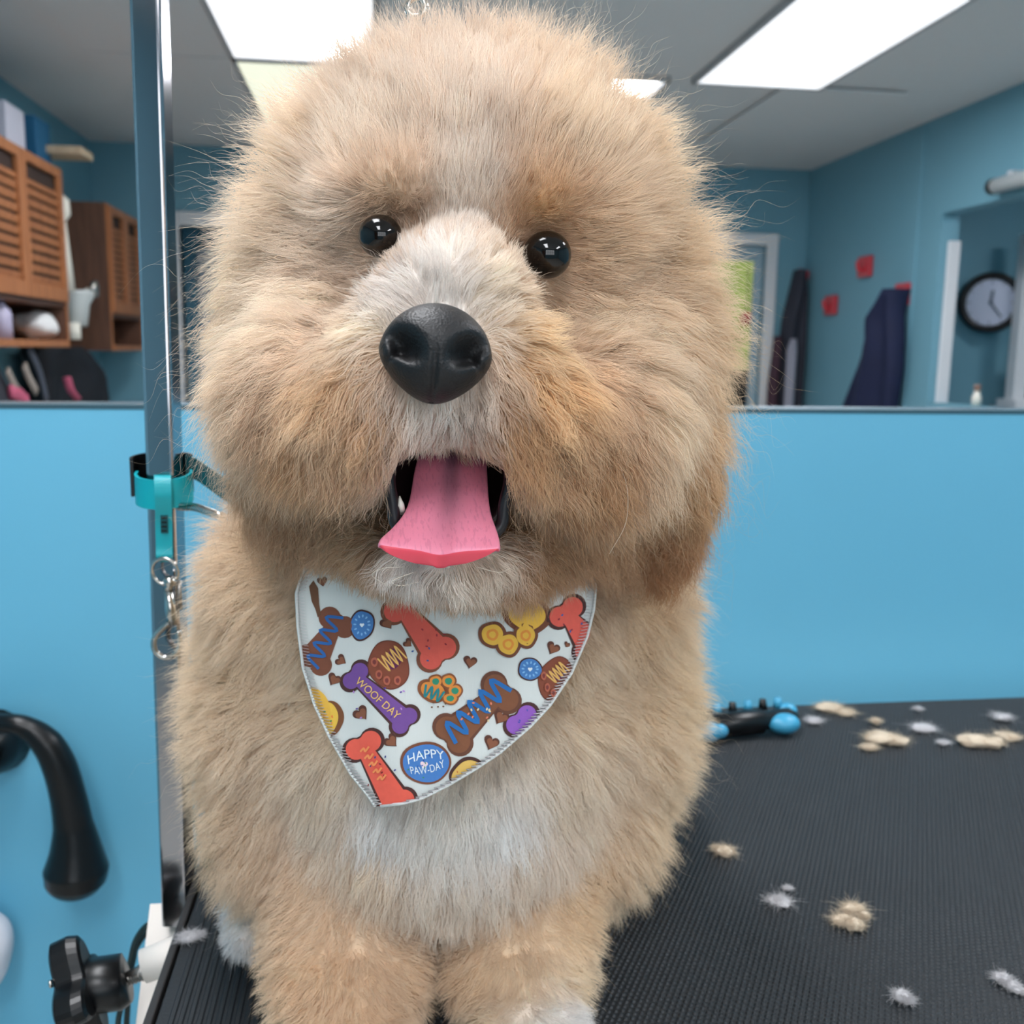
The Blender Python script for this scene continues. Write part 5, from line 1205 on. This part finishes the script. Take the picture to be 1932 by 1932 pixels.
# yellow paw under the beard, orange paw in the middle, yellow biscuits at the hems
Ls = []
PAW = [(1430, 300, 118, 92, .25), (1235, 415, 66, 64, 0), (1325, 470, 62, 62, 0), (1425, 420, 58, 62, 0)]
for x, y, a, b_, r_ in PAW: Ls.append((ell(x, y, a*1.22, b_*1.2, r_), (112, 66, 46)))
for x, y, a, b_, r_ in PAW: Ls.append((ell(x, y, a*0.92, b_*0.92, r_), YEL))
for x, y, a, b_, r_ in PAW[1:]: Ls += [(ell(x, y, a*0.52, b_*0.52), (222, 140, 60)), (ell(x, y, a*0.3, b_*0.3), YEL)]
motif('printed_paw', Ls, label='yellow paw biscuit under the beard')
Ls = []; PAW = [(895, 735, 74, 52, .35), (912, 682, 36, 34, 0), (985, 680, 38, 36, 0), (1022, 735, 38, 34, 0), (995, 778, 40, 30, 0)]
for x, y, a, b_, r_ in PAW: Ls.append((ell(x, y, a*1.22, b_*1.25, r_), (140, 82, 50)))
for x, y, a, b_, r_ in PAW: Ls.append((ell(x, y, a*0.95, b_*0.95, r_), ORA))
for x, y, a, b_, r_ in PAW[1:]: Ls.append((ell(x, y, a*0.55, b_*0.55), GRN))
Ls += zig(845, 730, 950, 770, 6, 34, 13, (40, 126, 130)); Ls += [(ell(x, y, 6, 5), (110, 76, 50)) for x, y in ((890, 828), (925, 826), (955, 824), (897, 802), (968, 808))]
motif('printed_paw', Ls, label='small orange and green paw biscuit')
motif('printed_cookie', [(ell(300, 890, 90, 100), (122, 74, 44)), (ell(285, 890, 72, 92), (230, 186, 74)), (ell(235, 820, 70, 110, -0.5), YEL)] + dots(290, 890, 60, 70, 8, 7, [(60, 140, 90), (226, 120, 60)], 3), label='yellow biscuit at the left hem')
motif('printed_cookie', [(ell(1090, 1205, 105, 88, -0.6), DBR), (ell(1092, 1212, 92, 74, -0.6), (224, 182, 96))] + dots(1090, 1210, 60, 50, 7, 7, [(60, 110, 60), (200, 120, 60)], 4), label='yellow biscuit at the lower right hem')
# blue lettered biscuit
motif('printed_cookie', [(ell(855, 1145, 146, 122, 0, wob=0.015), (122, 72, 50)), (ell(857, 1147, 132, 108, 0, wob=0.015), (72, 124, 190)), (heart(845, 1155, 22, 0.15), (240, 214, 220))] + dots(855, 1150, 110, 85, 14, 6, [(40, 80, 160), (60, 140, 90), (46, 96, 176)], 5), label='round blue biscuit with white lettering')
for i, (x, y, s, r_) in enumerate(((635, 345, 42, -.6), (752, 462, 28, -.9), (370, 560, 34, -1.0), (333, 668, 40, .5), (485, 862, 46, -.7), (657, 1018, 44, -.8), (1108, 568, 40, .2), (1580, 490, 40, .5), (1283, 882, 48, .5), (1228, 1028, 46, .4), (1660, 470, 18, .5), (265, 110, 30, -.2))):
    motif('printed_heart', [(heart(x, y, s, r_), (92, 54, 42)), (heart(x+4, y+6, s*0.72, r_), (136, 84, 60))])
motif('printed_drip', [([(190, 140), (215, 105), (242, 150), (248, 240), (258, 300), (240, 318), (226, 270), (205, 225)], (110, 74, 52))])
# lettering
def lettering(txt, x0, y0, x1, y1, size, c, bend=0.0, name='printed_lettering'):
    cu = bpy.data.curves.new('t', 'FONT'); cu.body = txt; cu.size = 1; cu.align_x = 'CENTER'; cu.align_y = 'CENTER'
    to_ = bpy.data.objects.new('t', cu); COL.objects.link(to_); dg_ = bpy.context.evaluated_depsgraph_get(); m_ = bpy.data.meshes.new_from_object(to_.evaluated_get(dg_))
    bpy.data.objects.remove(to_); v = np.array([list(q.co) for q in m_.vertices])[:, :2]
    wd = v[:, 0].max()-v[:, 0].min(); L = math.hypot(x1-x0, y1-y0); ux, uy = (x1-x0)/L, (y1-y0)/L; vx, vy = -uy, ux
    s = v[:, 0]/wd*L; t = -v[:, 1]*size + bend*((2*v[:, 0]/wd)**2)
    X = (x0+x1)/2+ux*s+vx*t; Y = (y0+y1)/2+uy*s+vy*t
    P = sur(520+X/3.019, 1060+Y/3.019, 0.00135)
    m_.vertices.foreach_set('co', P.ravel()); m_.update(); m_.materials.clear()
    o = link(name, m_, ink(c)); setpar(o, bn); return o
lettering('HAPPY', 748, 1112, 955, 1085, 74, (226, 236, 240), 22)
lettering('PAW-DAY', 770, 1205, 962, 1165, 62, (226, 236, 240), -16)
lettering('WOOF DAY', 462, 672, 700, 885, 62, (236, 190, 110))
for k in range(5):
    x_, y_ = 508+k*24, 1066+k*40; motif('printed_lettering', [(q, (246, 150, 90)) for q in stroke([(x_-26, y_+16), (x_-6, y_-4), (x_+2, y_+14), (x_+24, y_-14)], 11)])
# hem : zigzag overlock stitches along both edges
def hemline(edge, sgn, name, c1):
    ys = np.linspace(1085, 1519, 150); pts = []
    for i, y in enumerate(ys):
        x = edge(y) + sgn*(1 if i % 2 else 17); pts.append(sur([x], [y], 0.0016)[0])
    setpar(obj(name, tube(bmesh.new(), pts, 0.00032, 5), c1, None, True), bn)
    pts = [sur([edge(y)+sgn*2], [y], 0.0008)[0] for y in np.linspace(1070, 1521, 90)]
    setpar(obj('hem', tube(bmesh.new(), pts, 0.0009, 8), cm, None, True), bn)
thr_ = mat('white_thread', (236, 226, 226), 0.7)
hemline(bl, 1, 'stitching', thr_); hemline(br, -1, 'stitching', thr_)

# ================================================================== THINGS LYING ON THE TABLE
tuftm = mat('cream_fur_clippings', (206, 190, 168), 0.95, var=0.15, scale=90, bump=0.8, bscale=500)
tuftw = mat('white_fur_clippings', (196, 194, 196), 0.95, var=0.1, scale=90, bump=0.8, bscale=500)
def tuft(parts, m, label, seed):
    """a clump of clipped fur : lobes given as (px, py, half width px, half height px)"""
    P0 = at(parts[0][0], parts[0][1]+parts[0][3], Z=TZ)
    e = empty('fur_tuft', (P0.x, P0.y, TZ), label, 'fur tuft', 'clipped fur on the table')
    rr = np.random.default_rng(seed); hp_ = []
    for j, (px, py, hw, hh) in enumerate(parts):
        p = at(px, py+hh*0.5, Z=TZ); s = (p-CAM).length/FPX
        rx, rz_ = hw*s*0.82, max(hh*s*0.6, 0.0016)
        c = Vector((p.x, p.y, TZ+rz_*0.86))
        setpar(lump('lobe', c, (rx, rx*0.8, rz_), m, seed+j, 0.25, 3, None, 3.5), e)
        n = 700; q = rr.normal(size=(n, 3)); q /= np.linalg.norm(q, axis=1)[:, None]; q[:, 2] = np.abs(q[:, 2])*0.9
        root = np.array(c)[None]+q*np.array([rx, rx*0.8, rz_])[None]*0.9
        ln = rr.uniform(0.3, 0.95, n)*min(rx, 0.011); tt = np.linspace(0, 1, 5)
        dirv = q*0.25+rr.normal(0, 0.75, (n, 3))*np.array([1, 1, 0.4])[None]; cur = root[:, None]+dirv[:, None]*(ln[:, None]*tt[None])[:, :, None]; cur[:, :, 2] = np.maximum(cur[:, :, 2]-0.15*ln[:, None]*tt[None]**2, TZ+0.001)
        hp_.append(cur)
    pts = np.concatenate(hp_); n = len(pts)
    o = hairs('wisps', pts, np.tile(np.array([1, 1, .9, .7, .3])*0.00009, (n, 1)), np.tile(np.array(m.node_tree.nodes['Principled BSDF'].inputs['Base Color'].default_value)[:3], (n, 1)), fm, e); o['kind'] = 'stuff'
tuft([(1368, 1606, 20, 11), (1352, 1600, 10, 7)], tuftm, 'small oval cream fur tuft, the nearest to the dog\'s chest', 101)
tuft([(1608, 1716, 22, 14), (1590, 1736, 22, 10), (1612, 1746, 18, 14), (1630, 1730, 10, 14)], tuftm, 'largest cream fur tuft in the middle of the table', 110)
tuft([(1470, 1700, 22, 7), (1486, 1676, 8, 6)], tuftw, 'thin pale fur wisp between the oval and the largest tuft', 120)
tuft([(1700, 1880, 16, 13), (1712, 1888, 12, 6)], tuftw, 'white triangular fur tuft near the front edge of the table', 130)
tuft([(1890, 1846, 14, 10), (1908, 1858, 14, 6), (1922, 1870, 10, 4)], tuftw, 'comma-shaped white fur tuft at the lower right of the table', 140)
tuft([(1660, 1392, 34, 14), (1690, 1398, 24, 12), (1652, 1362, 10, 10), (1640, 1410, 16, 7)], tuftm, 'pale fur tuft left of the row at the back of the table', 150)
tuft([(1838, 1398, 32, 13), (1870, 1402, 24, 12), (1900, 1390, 24, 7)], tuftm, 'long curved cream fur tuft at the right rear of the table', 160)
tuft([(1564, 1334, 28, 8), (1594, 1344, 20, 6)], tuftm, 'cream fur tuft on the far table edge past the brush', 170)
tuft([(1535, 1360, 16, 8)], tuftw, 'faint fur wisp just beside the tip of the brush', 175)
tuft([(1780, 1402, 11, 7)], tuftw, 'tiny white fur dot between the two rear tufts', 180)
tuft([(1742, 1374, 24, 7)], tuftw, 'low grey fur wisp behind the tiny white dot', 183)
tuft([(1890, 1354, 16, 9)], tuftw, 'small fur dot near the far right table edge', 186)
tuft([(1732, 1338, 8, 6)], tuftw, 'tiny fur speck at the far table edge', 188)
tuft([(356, 1768, 20, 8), (376, 1764, 10, 5)], tuftw, 'pale fur wisp on the table corner beside the clamp', 190)
# black and blue brush
sky = mat('sky_blue_rubber', (58, 146, 182), 0.4)
b0, b1 = at(1325, 1372, Z=TZ+0.016), at(1505, 1352, Z=TZ+0.016)
ax_ = (b1-b0).normalized(); sd_ = Vector((-ax_.y, ax_.x, 0))
e = empty('grooming_brush', ((b0+b1)/2).xy.to_3d()+Vector((0, 0, TZ)), 'black brush with sky blue grips lying on the table behind the dog', 'brush')
Lb = (b1-b0).length
bm = bmesh.new(); tube(bm, [b0+ax_*Lb*t for t in (0, .04, .3, .6, .64, .9, 1.0)], [0.008, 0.013, 0.015, 0.015, 0.011, 0.012, 0.005], 18); setpar(obj('handle', bm, MT['black'], None, True), e)
for t, s_, r in ((0.02, -1, 0.012), (0.12, -1, 0.009), (0.80, -1, 0.015), (0.93, 1, 0.010)):
    c = b0+ax_*Lb*t+sd_*s_*0.010; bm = bmesh.new(); ellipsoid(bm, c+Vector((0, 0, -0.002 if s_ < 0 else 0.004)), (r*1.3, r, min(r, 0.012)), 3); setpar(obj('grip_pad', bm, sky, None, True), e)
for i in range(6):
    c = b0+ax_*Lb*(0.05+i*0.16)+sd_*0.014+Vector((0, 0, 0.008)); bm = bmesh.new(); tube(bm, [c, c+Vector((0, 0.002, 0.012))], [0.006, 0.004], 8)
    setpar(obj('bristle_tuft', bm, sky if i % 2 else MT['black'], None, True), e)
